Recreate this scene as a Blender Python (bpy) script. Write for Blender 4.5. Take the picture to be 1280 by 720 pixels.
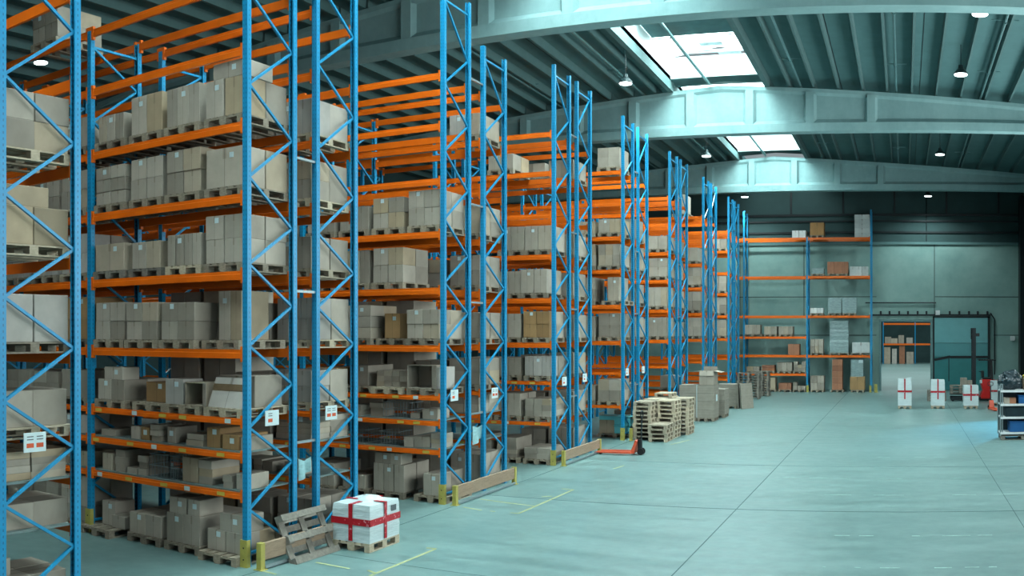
import bpy, bmesh, math, random
from mathutils import Vector, Matrix

random.seed(11)
sc = bpy.context.scene
COL = sc.collection
for o in list(bpy.data.objects):
    bpy.data.objects.remove(o)

# ------------------------------------------------------------------ camera
F, PX0, PY0, HC = 1175.5, 1129.5, 417.0, 3.6      # cylindrical panorama: pixels per radian, aisle azimuth, horizon, eye height
cd = bpy.data.cameras.new('camera')
cd.type = 'PANO'
cd.panorama_type = 'CENTRAL_CYLINDRICAL'
cd.central_cylindrical_range_u_min = -PX0 / F
cd.central_cylindrical_range_u_max = (1280 - PX0) / F
cd.central_cylindrical_range_v_min = -(720 - PY0) / F
cd.central_cylindrical_range_v_max = PY0 / F
cd.central_cylindrical_radius = 1.0
cd.clip_end = 400
cam = bpy.data.objects.new('camera', cd)
cam.location = (0, 0, HC)
cam.rotation_euler = (math.pi / 2, 0, 0)
COL.objects.link(cam)
sc.camera = cam

# ------------------------------------------------------------------ light and exposure
sc.view_settings.view_transform = 'Standard'
sc.view_settings.look = 'None'
sc.view_settings.gamma = 1
sc.view_settings.use_curve_mapping = False
sc.view_settings.exposure = 0.12
sc.cycles.use_denoising = True
sc.cycles.max_bounces = 6
sc.cycles.diffuse_bounces = 1
sc.cycles.sample_clamp_indirect = 6.0
w = bpy.data.worlds.new('sky')
sc.world = w
w.use_nodes = True
w.node_tree.nodes['Background'].inputs[0].default_value = (0.80, 0.95, 1.0, 1)
w.node_tree.nodes['Background'].inputs[1].default_value = 0.3

def area(name, loc, rot, sx, sy, energy, color=(1, 1, 1), spread=180):
    l = bpy.data.lights.new(name, 'AREA')
    l.shape = 'RECTANGLE'
    l.size, l.size_y = sx, sy
    l.energy = energy
    l.color = color
    l.spread = math.radians(spread)
    o = bpy.data.objects.new(name, l)
    o.location = loc
    o.rotation_euler = rot
    COL.objects.link(o)
    return o

PI = math.pi
BEAM_Y = [-5.0, 9.2, 23.5, 37.8, 53.4]            # concrete roof girders along the hall
RIDGE, ZB, ZT = -7.4, 11.72, 13.72
SKX0, SKX1 = -9.4, -5.6
DAY = (0.88, 1.0, 1.0)
for k in range(len(BEAM_Y) - 1):                   # daylight over each length of ridge skylight
    y0, y1 = BEAM_Y[k] + .6, BEAM_Y[k + 1] - .6
    area('skylight_daylight', (RIDGE, (y0 + y1) / 2, 16.2), (0, 0, 0), 3.6, y1 - y0, 4000, DAY)
area('rear_fill', (-6, -12.6, 4.4), (PI / 2, 0, 0), 24, 6.0, 150, DAY)       # fill light added behind the camera for the rack fronts
area('side_daylight', (8.4, 22, 7.0), (0, PI / 2, 0), 6.0, 38, 3500, DAY)        # window band of the right wall
area('next_hall_light', (0, 87, 11), (0, 0, 0), 20, 48, 5200, DAY, 150)                # lit neighbouring hall

# ------------------------------------------------------------------ materials
def srgb(r, g, b):
    f = lambda c: (c / 255 / 12.92) if c / 255 <= .04045 else ((c / 255 + .055) / 1.055) ** 2.4
    return (f(r), f(g), f(b), 1)

class NT:
    def __init__(s, name):
        s.m = bpy.data.materials.new(name)
        s.m.use_nodes = True
        s.t = s.m.node_tree
        s.b = s.t.nodes['Principled BSDF']
    def n(s, typ, **kw):
        x = s.t.nodes.new(typ)
        for k, v in kw.items():
            setattr(x, k, v)
        return x
    def l(s, a, b):
        s.t.links.new(a, b)
    def coord(s, out='Object', scale=(1, 1, 1)):
        c = s.n('ShaderNodeTexCoord')
        mp = s.n('ShaderNodeMapping')
        mp.inputs['Scale'].default_value = scale
        s.l(c.outputs[out], mp.inputs[0])
        return mp.outputs[0]
    def noise(s, vec, scale, detail=4, rough=.6):
        x = s.n('ShaderNodeTexNoise')
        x.inputs['Scale'].default_value = scale
        x.inputs['Detail'].default_value = detail
        x.inputs['Roughness'].default_value = rough
        s.l(vec, x.inputs['Vector'])
        return x.outputs['Fac']
    def ramp(s, fac, stops):
        r = s.n('ShaderNodeValToRGB')
        while len(r.color_ramp.elements) < len(stops):
            r.color_ramp.elements.new(.5)
        for e, (p, c) in zip(r.color_ramp.elements, stops):
            e.position = p
            e.color = c if len(c) == 4 else (*c, 1)
        s.l(fac, r.inputs[0])
        return r.outputs[0]
    def math(s, op, a, b=None):
        x = s.n('ShaderNodeMath', operation=op)
        for i, v in enumerate((a, b)):
            if v is None: continue
            if isinstance(v, (int, float)): x.inputs[i].default_value = v
            else: s.l(v, x.inputs[i])
        return x.outputs[0]
    def mix(s, fac, a, b, mode='MIX'):
        x = s.n('ShaderNodeMix', data_type='RGBA', blend_type=mode)
        for i, v in ((0, fac), (6, a), (7, b)):
            if isinstance(v, (int, float)): x.inputs[i].default_value = v
            elif isinstance(v, tuple): x.inputs[i].default_value = v
            else: s.l(v, x.inputs[i])
        return x.outputs[2]
    def bump(s, h, strength=.2, dist=.02):
        x = s.n('ShaderNodeBump')
        x.inputs['Strength'].default_value = strength
        x.inputs['Distance'].default_value = dist
        s.l(h, x.inputs['Height'])
        s.l(x.outputs[0], s.b.inputs['Normal'])

def mul(c, k):
    return (c[0] * k, c[1] * k, c[2] * k, 1)

def plain(name, col, rough=.5, metal=0, scale=6, amt=.18, coord='Object', vecscale=(1, 1, 1), bump=0):
    t = NT(name)
    v = t.coord(coord, vecscale)
    f = t.noise(v, scale)
    t.l(t.ramp(f, [(.25, mul(col, 1 - amt)), (.75, mul(col, 1 + amt))]), t.b.inputs['Base Color'])
    t.b.inputs['Roughness'].default_value = rough
    t.b.inputs['Metallic'].default_value = metal
    if bump: t.bump(f, bump)
    return t.m

def emitter(name, col, strength):
    t = NT(name)
    t.b.inputs['Base Color'].default_value = col
    t.b.inputs['Emission Color'].default_value = col
    t.b.inputs['Emission Strength'].default_value = strength
    return t.m

M = {}
M['blue'] = plain('blue_enamel', srgb(16, 138, 186), .38, 0, 2, .08)
def m_post():
    t = NT('punched_blue_upright')
    g = t.n('ShaderNodeTexCoord').outputs['Object']
    sx = t.n('ShaderNodeSeparateXYZ')
    t.l(g, sx.inputs[0])
    fz = t.math('FRACT', t.math('MULTIPLY', sx.outputs[2], 13.3))
    a = t.math('LESS_THAN', fz, .42)
    b = t.math('LESS_THAN', t.math('ABSOLUTE', t.math('SUBTRACT', t.math('ABSOLUTE', sx.outputs[0]), .022)), .0055)
    c = t.math('LESS_THAN', t.math('ABSOLUTE', sx.outputs[1]), .008)
    d = t.math('MULTIPLY', a, t.math('MAXIMUM', b, c))
    t.l(t.mix(d, srgb(16, 138, 186), srgb(12, 96, 134)), t.b.inputs['Base Color'])
    t.b.inputs['Roughness'].default_value = .38
    return t.m
M['post'] = m_post()
M['orange'] = plain('orange_enamel', srgb(236, 108, 10), .40, 0, 2, .10)
M['yellow'] = plain('yellow_paint', srgb(172, 164, 82), .55, 0, 8, .2)
M['zinc'] = plain('zinc_steel', srgb(150, 165, 168), .4, .6, 8, .12)
M['dark'] = plain('dark_steel', srgb(22, 34, 38), .5, .2, 8, .2)
M['black'] = plain('black_plastic', srgb(16, 20, 22), .45, 0, 8, .2)
M['red'] = plain('red_paint', srgb(205, 28, 24), .4, 0, 4, .08)
M['jack'] = plain('red_orange_paint', srgb(214, 88, 56), .45, 0, 6, .15)
M['white'] = plain('white_plastic', srgb(225, 232, 232), .45, 0, 5, .05)
M['paper'] = plain('white_paper', srgb(206, 226, 228), .7, 0, 5, .04)
M['ink'] = plain('grey_ink', srgb(90, 100, 104), .7)
M['signorange'] = plain('orange_print', srgb(204, 84, 46), .7)
M['redtape'] = None
M['board'] = plain('guard_timber', srgb(150, 130, 108), .75, 0, 5, .25, vecscale=(4, 1, 9), bump=.2)
M['deck'] = plain('grey_decking', srgb(112, 132, 130), .6, 0, 5, .15)
M['tote'] = plain('turquoise_plastic', srgb(104, 204, 214), .4, 0, 4, .08)
M['bluetote'] = plain('deep_blue_plastic', srgb(20, 90, 150), .4, 0, 4, .08)
M['tarp'] = plain('dark_tarpaulin', srgb(18, 42, 50), .35, 0, 5, .3)
M['plant'] = plain('yellow_green_cloth', srgb(150, 140, 40), .8, 0, 14, .4)
M['purple'] = plain('purple_print', srgb(86, 70, 120), .6, 0, 6, .2)
M['lampshell'] = plain('lamp_shell', srgb(34, 52, 54), .4, .3)
M['lampglow'] = emitter('lamp_glow', (0.85, 1, 1, 1), 5.0)
M['rubber'] = plain('black_rubber', srgb(14, 16, 17), .7)
M['roofsteel'] = plain('galvanised_pipe', srgb(110, 150, 152), .4, .4, 3, .1)

def m_floor():
    t = NT('polished_concrete_floor')
    v = t.coord('Object')
    a = t.noise(v, .16, 6, .65)
    c = t.noise(t.coord('Object', (.35, 2.4, 1)), .9, 6, .7)
    d = t.noise(v, 3.2, 5, .6)
    c1 = t.ramp(a, [(.32, srgb(82, 114, 112)), (.5, srgb(104, 137, 135)), (.68, srgb(128, 160, 157))])
    c2 = t.mix(.5, c1, t.ramp(c, [(.3, srgb(80, 112, 111)), (.66, srgb(130, 162, 159))]))
    c3 = t.mix(.28, c2, t.ramp(d, [(.35, srgb(78, 110, 109)), (.65, srgb(124, 156, 153))]))
    t.l(c3, t.b.inputs['Base Color'])
    t.l(t.ramp(c, [(.3, (.30, .30, .30)), (.7, (.46, .46, .46))]), t.b.inputs['Roughness'])
    t.b.inputs['Specular IOR Level'].default_value = .5
    t.bump(d, .04, .01)
    return t.m
M['floor'] = m_floor()
M['joint'] = plain('floor_joint_filler', srgb(64, 94, 94), .8)
M['lineyellow'] = plain('worn_yellow_line', srgb(164, 172, 124), .7, 0, 9, .25)
M['linewhite'] = plain('worn_white_line', srgb(160, 192, 186), .7, 0, 9, .3)

def m_concrete(name, lo, hi, scale, streak=(1, 1, 1), bump=.15, rough=.85):
    t = NT(name)
    a = t.noise(t.coord('Object', streak), scale, 7, .68)
    b = t.noise(t.coord('Object'), scale * 7, 4, .6)
    c = t.mix(.3, t.ramp(a, [(.28, lo), (.72, hi)]), t.ramp(b, [(.3, lo), (.7, hi)]))
    t.l(c, t.b.inputs['Base Color'])
    t.b.inputs['Roughness'].default_value = rough
    t.bump(b, bump, .01)
    return t.m
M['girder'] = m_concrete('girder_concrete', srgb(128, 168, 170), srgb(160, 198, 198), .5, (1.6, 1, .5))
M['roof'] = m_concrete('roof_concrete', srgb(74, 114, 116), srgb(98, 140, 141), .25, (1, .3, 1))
M['rib'] = m_concrete('rib_concrete', srgb(76, 110, 110), srgb(98, 132, 132), .4, (1, .3, 1))
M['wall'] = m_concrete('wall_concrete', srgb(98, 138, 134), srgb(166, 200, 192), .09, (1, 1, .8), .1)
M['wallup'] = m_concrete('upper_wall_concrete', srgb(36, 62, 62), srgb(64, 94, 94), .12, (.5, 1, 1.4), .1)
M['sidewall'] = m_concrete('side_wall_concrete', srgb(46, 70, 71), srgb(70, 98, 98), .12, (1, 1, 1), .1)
M['curb'] = plain('white_skylight_curb', srgb(205, 226, 226), .5, 0, 4, .05)
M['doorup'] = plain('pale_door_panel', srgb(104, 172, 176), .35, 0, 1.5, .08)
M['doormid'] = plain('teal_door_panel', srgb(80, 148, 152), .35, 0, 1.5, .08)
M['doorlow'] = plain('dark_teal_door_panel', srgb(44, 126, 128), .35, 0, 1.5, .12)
M['doorframe'] = plain('door_frame_metal', srgb(110, 146, 146), .5, .2)

def m_glaze():
    t = NT('skylight_glazing')
    tr = t.n('ShaderNodeBsdfTransparent')
    tr.inputs[0].default_value = (.95, 1, 1, 1)
    tl = t.n('ShaderNodeBsdfTranslucent')
    tl.inputs[0].default_value = (.95, 1, 1, 1)
    mx = t.n('ShaderNodeMixShader')
    mx.inputs[0].default_value = .35
    t.l(tr.outputs[0], mx.inputs[1])
    t.l(tl.outputs[0], mx.inputs[2])
    t.l(mx.outputs[0], t.t.nodes['Material Output'].inputs[0])
    return t.m
M['glaze'] = m_glaze()

def m_film(name, tint, alpha, rough=.18):
    t = NT(name)
    v = t.coord('Object', (1, 1, 3))
    f = t.noise(v, 5, 5, .7)
    t.l(t.ramp(f, [(.3, mul(tint, .75)), (.7, mul(tint, 1.15))]), t.b.inputs['Base Color'])
    t.b.inputs['Roughness'].default_value = rough
    t.b.inputs['Alpha'].default_value = alpha
    t.bump(f, .6, .03)
    return t.m
M['film'] = m_film('stretch_film', srgb(165, 192, 192), .8)
M['wrapwhite'] = None

def m_wrap():
    t = NT('white_wrapping')
    v = t.coord('Object', (.6, .6, 5))
    f = t.noise(v, 6, 5, .6)
    t.l(t.ramp(f, [(.3, srgb(198, 218, 220)), (.7, srgb(216, 231, 232))]), t.b.inputs['Base Color'])
    t.b.inputs['Roughness'].default_value = .42
    t.bump(f, .5, .03)
    return t.m
M['wrapwhite'] = m_wrap()

def m_tape():
    t = NT('red_printed_tape')
    v = t.coord('Object', (1, 1, 1))
    f = t.noise(v, 15, 3, .7)
    t.l(t.ramp(f, [(.50, srgb(178, 16, 32)), (.60, srgb(196, 36, 50)), (.66, srgb(225, 180, 188))]), t.b.inputs['Base Color'])
    t.b.inputs['Roughness'].default_value = .35
    return t.m
M['redtape'] = m_tape()

def m_wood(name, lo, hi, island=False):
    t = NT(name)
    v = t.coord('Object', (6, 6, 18))
    f = t.noise(v, 2.2, 6, .7)
    c = t.ramp(f, [(.28, lo), (.72, hi)])
    if island:
        r = t.n('ShaderNodeNewGeometry').outputs['Random Per Island']
    else:
        r = t.n('ShaderNodeObjectInfo').outputs['Random']
    c = t.mix(1.0, c, t.ramp(r, [(0, (.72, .72, .72)), (1, (1.12, 1.10, 1.06))]), 'MULTIPLY')
    t.l(c, t.b.inputs['Base Color'])
    t.b.inputs['Roughness'].default_value = .8
    t.bump(f, .2, .01)
    return t.m
M['pallet'] = m_wood('weathered_pallet_wood', srgb(128, 118, 102), srgb(176, 166, 148))
M['palletold'] = m_wood('grey_old_pallet_wood', srgb(108, 106, 98), srgb(150, 146, 136))
M['palletnew'] = m_wood('pale_pallet_wood', srgb(168, 156, 132), srgb(206, 196, 174))

def m_carton(name, lo, hi, seam=True, island=False, printed=False):
    t = NT(name)
    f = t.noise(t.coord('Object'), 2.6, 5, .6)
    if island:
        r = t.n('ShaderNodeNewGeometry').outputs['Random Per Island']
    else:
        r = t.n('ShaderNodeObjectInfo').outputs['Random']
    c = t.ramp(r, [(0, lo), (.55, hi), (.85, mul(hi, 1.15)), (1, (hi[0] * 1.02, hi[1] * .88, hi[2] * .68, 1))])
    c = t.mix(1.0, c, t.ramp(f, [(.3, (.86, .86, .86)), (.7, (1.08, 1.08, 1.08))]), 'MULTIPLY')
    if seam:
        g = t.n('ShaderNodeTexCoord').outputs['Generated']
        s = t.n('ShaderNodeSeparateXYZ')
        t.l(g, s.inputs[0])
        ax = t.math('ABSOLUTE', t.math('SUBTRACT', s.outputs[0], .5))
        band = t.math('LESS_THAN', ax, .045)
        zlow = t.math('GREATER_THAN', s.outputs[2], .72)
        band = t.math('MULTIPLY', band, zlow)
        line = t.math('LESS_THAN', ax, .008)
        c = t.mix(t.math('MULTIPLY', band, .4), c, srgb(120, 106, 84))
        c = t.mix(t.math('MULTIPLY', line, .45), c, srgb(60, 54, 46))
        if printed:
            br = t.n('ShaderNodeTexBrick')
            br.inputs['Scale'].default_value = 9
            br.inputs['Mortar Size'].default_value = .16
            br.inputs['Color1'].default_value = (1, 1, 1, 1)
            br.inputs['Color2'].default_value = (0, 0, 0, 1)
            br.inputs['Mortar'].default_value = (0, 0, 0, 1)
            cx = t.n('ShaderNodeCombineXYZ')
            t.l(s.outputs[0], cx.inputs[0]); t.l(s.outputs[2], cx.inputs[1])
            t.l(cx.outputs[0], br.inputs['Vector'])
            bx = t.math('LESS_THAN', t.math('ABSOLUTE', t.math('SUBTRACT', s.outputs[0], .45)), .2)
            bz = t.math('LESS_THAN', t.math('ABSOLUTE', t.math('SUBTRACT', s.outputs[2], .5)), .16)
            p = t.math('MULTIPLY', t.math('MULTIPLY', bx, bz), .3)
            p = t.math('MULTIPLY', p, br.outputs['Color'])
            c = t.mix(p, c, srgb(70, 66, 60))
    t.l(c, t.b.inputs['Base Color'])
    t.b.inputs['Roughness'].default_value = .78
    return t.m
CLO, CHI = srgb(146, 138, 125), srgb(172, 164, 150)
M['carton'] = m_carton('grey_brown_carton', CLO, CHI)
M['cartonprint'] = m_carton('printed_grey_brown_carton', CLO, CHI, printed=True)
M['kraft'] = m_carton('kraft_carton', srgb(150, 118, 78), srgb(172, 138, 94))
M['tancarton'] = m_carton('tan_carton', srgb(150, 136, 112), srgb(172, 156, 130))
M['palecarton'] = m_carton('pale_grey_carton', srgb(164, 160, 152), srgb(182, 178, 170))
M['whitecarton'] = m_carton('white_carton', srgb(206, 214, 212), srgb(224, 230, 228))
M['redcarton'] = m_carton('reddish_carton', srgb(150, 100, 76), srgb(168, 116, 88))
M['cartonmass'] = m_carton('grey_brown_carton_mass', CLO, CHI, seam=False, island=True)
M['palletmass'] = m_wood('pallet_wood_mass', srgb(128, 118, 102), srgb(176, 166, 148), island=True)
M['cardin'] = plain('carton_inside', srgb(118, 98, 72), .85)
M['sheet'] = m_concrete('cardboard_sheet_edges', srgb(120, 116, 106), srgb(164, 158, 144), .8, (.2, .2, 16), .05)
M['plasticsheet'] = m_film('pale_blue_sheet', srgb(150, 196, 200), 1.0, .4)

# ------------------------------------------------------------------ mesh helpers
class MB:
    def __init__(s):
        s.v, s.f = [], []
    def box(s, x0, x1, y0, y1, z0, z1):
        b = len(s.v)
        s.v += [(x0, y0, z0), (x1, y0, z0), (x1, y1, z0), (x0, y1, z0), (x0, y0, z1), (x1, y0, z1), (x1, y1, z1), (x0, y1, z1)]
        s.f += [tuple(b + i for i in q) for q in ((0, 3, 2, 1), (4, 5, 6, 7), (0, 1, 5, 4), (1, 2, 6, 5), (2, 3, 7, 6), (3, 0, 4, 7))]
        return s
    def cbox(s, c, d, rz=0):
        hx, hy, hz = d[0] / 2, d[1] / 2, d[2] / 2
        b = len(s.v)
        cs, sn = math.cos(rz), math.sin(rz)
        for x, y, z in ((-hx, -hy, -hz), (hx, -hy, -hz), (hx, hy, -hz), (-hx, hy, -hz), (-hx, -hy, hz), (hx, -hy, hz), (hx, hy, hz), (-hx, hy, hz)):
            s.v.append((c[0] + x * cs - y * sn, c[1] + x * sn + y * cs, c[2] + z))
        s.f += [tuple(b + i for i in q) for q in ((0, 3, 2, 1), (4, 5, 6, 7), (0, 1, 5, 4), (1, 2, 6, 5), (2, 3, 7, 6), (3, 0, 4, 7))]
        return s
    def bar(s, p, q, w, h, up=(0, 0, 1)):
        p, q = Vector(p), Vector(q)
        d = (q - p).normalized()
        u = Vector(up)
        if abs(d.dot(u)) > .98: u = Vector((1, 0, 0))
        sd = d.cross(u).normalized() * (w / 2)
        u2 = sd.cross(d).normalized() * (h / 2)
        b = len(s.v)
        for e in (p, q):
            for a, c in ((-1, -1), (1, -1), (1, 1), (-1, 1)):
                s.v.append(tuple(e + sd * a + u2 * c))
        s.f += [(b, b + 1, b + 2, b + 3), (b + 7, b + 6, b + 5, b + 4)]
        s.f += [(b + i, b + 4 + i, b + 4 + (i + 1) % 4, b + (i + 1) % 4) for i in range(4)]
        return s
    def tube(s, p, q, r, n=10, r2=None):
        p, q = Vector(p), Vector(q)
        r2 = r if r2 is None else r2
        d = (q - p).normalized()
        u = Vector((0, 0, 1)) if abs(d.z) < .9 else Vector((1, 0, 0))
        a = d.cross(u).normalized()
        c = a.cross(d)
        b = len(s.v)
        for e, rr in ((p, r), (q, r2)):
            for i in range(n):
                t = 2 * PI * i / n
                s.v.append(tuple(e + (a * math.cos(t) + c * math.sin(t)) * rr))
        s.f += [(b + i, b + (i + 1) % n, b + n + (i + 1) % n, b + n + i) for i in range(n)]
        s.f += [tuple(b + n - 1 - i for i in range(n)), tuple(b + n + i for i in range(n))]
        return s
    def lathe(s, c, prof, n=20):
        b = len(s.v)
        for r, z in prof:
            for i in range(n):
                t = 2 * PI * i / n
                s.v.append((c[0] + r * math.cos(t), c[1] + r * math.sin(t), c[2] + z))
        for k in range(len(prof) - 1):
            for i in range(n):
                j = (i + 1) % n
                s.f.append((b + k * n + i, b + k * n + j, b + (k + 1) * n + j, b + (k + 1) * n + i))
        s.f += [tuple(b + n - 1 - i for i in range(n)), tuple(b + (len(prof) - 1) * n + i for i in range(n))]
        return s
    def prism(s, poly, axis, a0, a1):
        """poly: 2-D points; axis 'z': (x,y) extruded along z; 'x': (y,z) along x; 'y': (x,z) along y"""
        b, n = len(s.v), len(poly)
        for a in (a0, a1):
            for p, q in poly:
                s.v.append({'z': (p, q, a), 'x': (a, p, q), 'y': (p, a, q)}[axis])
        s.f += [(b + i, b + (i + 1) % n, b + n + (i + 1) % n, b + n + i) for i in range(n)]
        s.f += [tuple(b + n - 1 - i for i in range(n)), tuple(b + n + i for i in range(n))]
        return s
    def mesh(s, name, m, bevel=0, smooth=False):
        me = bpy.data.meshes.new(name)
        me.from_pydata(s.v, [], s.f)
        bm = bmesh.new()
        bm.from_mesh(me)
        bmesh.ops.recalc_face_normals(bm, faces=bm.faces)
        if bevel:
            bmesh.ops.bevel(bm, geom=list(bm.edges), offset=bevel, segments=1, affect='EDGES', clamp_overlap=True)
        bm.to_mesh(me)
        bm.free()
        me.materials.append(m)
        if smooth:
            for p in me.polygons: p.use_smooth = True
        return me
    def build(s, name, m, parent=None, loc=(0, 0, 0), rot=(0, 0, 0), bevel=0, smooth=False):
        return put(name, s.mesh(name, m, bevel, smooth), parent, loc, rot)

def put(name, me, parent=None, loc=(0, 0, 0), rot=(0, 0, 0)):
    o = bpy.data.objects.new(name, me)
    o.location = loc
    o.rotation_euler = rot
    if parent is not None: o.parent = parent
    COL.objects.link(o)
    return o

def tag(o, label, cat, group=None, kind=None):
    o['label'] = label
    o['category'] = cat
    if group: o['group'] = group
    if kind: o['kind'] = kind
    return o

def thing(name, label, cat, loc=(0, 0, 0), rz=0, group=None, rot=None):
    o = bpy.data.objects.new(name, None)
    o.empty_display_size = .2
    o.location = loc
    o.rotation_euler = rot or (0, 0, rz)
    COL.objects.link(o)
    return tag(o, label, cat, group)

def struct(o, label=None, cat=None):
    o['kind'] = 'structure'
    if label: o['label'] = label
    if cat: o['category'] = cat
    return o

def az(x):
    return (x - PX0) / F
def floor_pt(x, y):
    """floor point seen at photo pixel (x, y)"""
    r = F * HC / (y - PY0)
    return (r * math.sin(az(x)), r * math.cos(az(x)))
def at_y(x, Y):
    return Y * math.tan(az(x))
def height(y, X, Y):
    return HC + (PY0 - y) / F * math.hypot(X, Y)

# ================================================================== SETTING
XL, XR, YB, YF = -27.0, 7.6, 59.4, -12.0
fl = MB().box(XL - .3, XR + .3, YF - .3, 118, -.2, 0).build('floor', M['floor'])
struct(fl, 'polished teal grey concrete floor of the warehouse', 'floor')
jn = MB()
for X, w_ in ((-3.41, .0085), (2.23, .006), (-9.05 + .02, .006)):
    jn.box(X - w_, X + w_, 8, 59, 0.0005, .0035)
for Y, w_ in ((18.97, .016), (25.4, .005), (12.6, .004)):
    jn.box(-9.0, 7.5, Y - w_, Y + w_, 0.0005, .003)
jo = jn.build('floor_trim', M['joint'], fl)
jo['label'] = 'dark expansion joints'
yl = MB()
def stripe(mb, p, q, w_=.05):
    mb.bar((p[0], p[1], .0025), (q[0], q[1], .0025), w_, .003)
for a, b in (((717, 612), (648, 642)), ((702, 611), (717, 612.2)), ((648, 642), (638, 641)), ((545, 686), (462, 720)), ((533, 685), (545, 686)),
             ((677, 621), (690, 620.3)), ((395, 703), (437, 711)), ((460, 713), (470, 717)), ((322, 712), (345, 718)),
             ((579, 634), (602, 638)), ((613, 639), (619, 639.5)), ((767, 586), (780, 582)), ((862, 550), (838, 556)), ((600, 624), (670, 633))):
    stripe(yl, floor_pt(*a), floor_pt(*b))
yo = yl.build('floor_marking', M['lineyellow'], fl)
yo['label'] = 'worn yellow bay lines'
wl = MB()
rr = random.Random(4)
for ypix, spans in ((598.5, (975, 1001, 1012, 1036, 1042, 1064, 1095, 1128, 1188, 1200)), (619, (1030, 1064, 1092, 1130, 1190, 1220, 1235, 1275)),
                    (670, (1043, 1062, 1074, 1092, 1140, 1150, 1178, 1213, 1222, 1240)), (710, (1028, 1032, 1068, 1076, 1100, 1125, 1168, 1190, 1206, 1224, 1236, 1246)),
                    (571.5, (1096, 1112, 1143, 1156, 1168, 1184)), (632.5, (1108, 1122))):
    Y = F * HC / (ypix - PY0)
    for a, b in zip(spans[::2], spans[1::2]):
        wl.box(at_y(a, Y), at_y(b, Y), Y - .018, Y + .018, .001, .004)
wo = wl.build('floor_marking', M['linewhite'], fl)
wo['label'] = 'faded white dashes'

# walls
DX0, DX1, DZ = at_y(1101.5, YB), at_y(1163, YB), 4.35
wb = MB()
wb.box(XL, DX0, YB, YB + .3, 0, 9.3).box(DX1, XR, YB, YB + .3, 0, 9.3).box(DX0, DX1, YB, YB + .3, DZ, 9.3)
wb = struct(wb.build('wall_back', M['wall']), 'far concrete panel wall with stained panels', 'wall')
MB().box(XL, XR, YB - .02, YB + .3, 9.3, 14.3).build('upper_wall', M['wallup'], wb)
s_ = MB()
for X in (at_y(1168, YB), at_y(1005, YB), at_y(925, YB)):
    s_.box(X - .02, X + .02, YB - .008, YB + .01, 4.6, 9.3)
for z in (5.93, 3.5):
    s_.box(XL, DX0 - .3, YB - .008, YB + .01, z - .02, z + .02)
    s_.box(DX1 + (.3 if z > 4 else 4.0), XR, YB - .008, YB + .01, z - .02, z + .02)
s_.build('panel_seam', M['dark'], wb)
for z, h_, m_ in ((11.1, .14, 'dark'), (10.7, .1, 'dark'), (10.0, .12, 'dark'), (9.3, .16, 'rib')):
    MB().box(XL, XR - .02, YB - .12, YB - .021, z - h_ / 2, z + h_ / 2).build('wall_rail', M[m_], wb)
for x in (989, 1054, 1118, 1183, 1248):
    X = at_y(x, YB)
    MB().box(X - .06, X + .06, YB - .1, YB - .021, 11.2, 12.6).build('wall_rib', M['dark'], wb)
wr = MB()
wr.box(XR, XR + .3, 41.2, YB + .3, 0, 14.0).box(XR, XR + .3, YF, 41.2, 0, 3.9).box(XR, XR + .3, YF, 41.2, 10.1, 14.0).box(XR, XR + .3, YF, -9, 3.9, 10.1)
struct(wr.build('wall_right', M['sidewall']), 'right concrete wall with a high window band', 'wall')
wcol = MB().box(XR - .34, XR - .002, 58.2, 59.2, 0, 12.2).build('trim_1', M['dark'])
struct(wcol, 'dark steel column in the far right corner', 'column')
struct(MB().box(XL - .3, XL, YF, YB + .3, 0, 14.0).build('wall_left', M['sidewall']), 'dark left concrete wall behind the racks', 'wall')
wf = MB().box(XL, -18.2, YF - .3, YF, 0, 14).box(6.2, XR, YF - .3, YF, 0, 14).box(-18.2, 6.2, YF - .3, YF, 7.6, 14).box(-18.2, 6.2, YF - .3, YF, 0, 1.2)
struct(wf.build('wall_front', M['sidewall']), 'wall behind the viewpoint with openings added for fill light', 'wall')
# neighbouring hall beyond the doorway
nh = MB().box(-16, 16, 117, 117.3, 0, 12).box(-16, -15.7, YB + .3, 117, 0, 12).box(15.7, 16, YB + .3, 117, 0, 12).box(-16, 16, YB + .3, 117, 12, 12.3)
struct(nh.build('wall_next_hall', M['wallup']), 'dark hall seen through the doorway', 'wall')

# roof: pitched slabs on ribs, open along the ridge for the skylights
RS = .36
def zroof(X):
    return ZT - .07 * abs(X - RIDGE)
ce = MB()
for X0, X1 in ((XL - .3, SKX0), (SKX1, XR + .3)):
    z0, z1 = zroof(X0) + RS, zroof(X1) + RS
    ce.prism([(X0, z0), (X1, z1), (X1, z1 + .15), (X0, z0 + .15)], 'y', YF - .3, YB + .3)
for y in BEAM_Y + [YF, YB]:
    ce.prism([(SKX0, zroof(SKX0) + RS), (RIDGE, ZT + RS), (SKX1, zroof(SKX1) + RS), (SKX1, ZT + RS + .15), (SKX0, ZT + RS + .15)], 'y', y - .6, y + .6)
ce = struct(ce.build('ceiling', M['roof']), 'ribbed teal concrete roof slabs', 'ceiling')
ribs_x = [-4.6 + .985 * k for k in range(13)] + [-10.2 - .985 * k for k in range(17)]
edges = [YF] + BEAM_Y + [YB]
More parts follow.
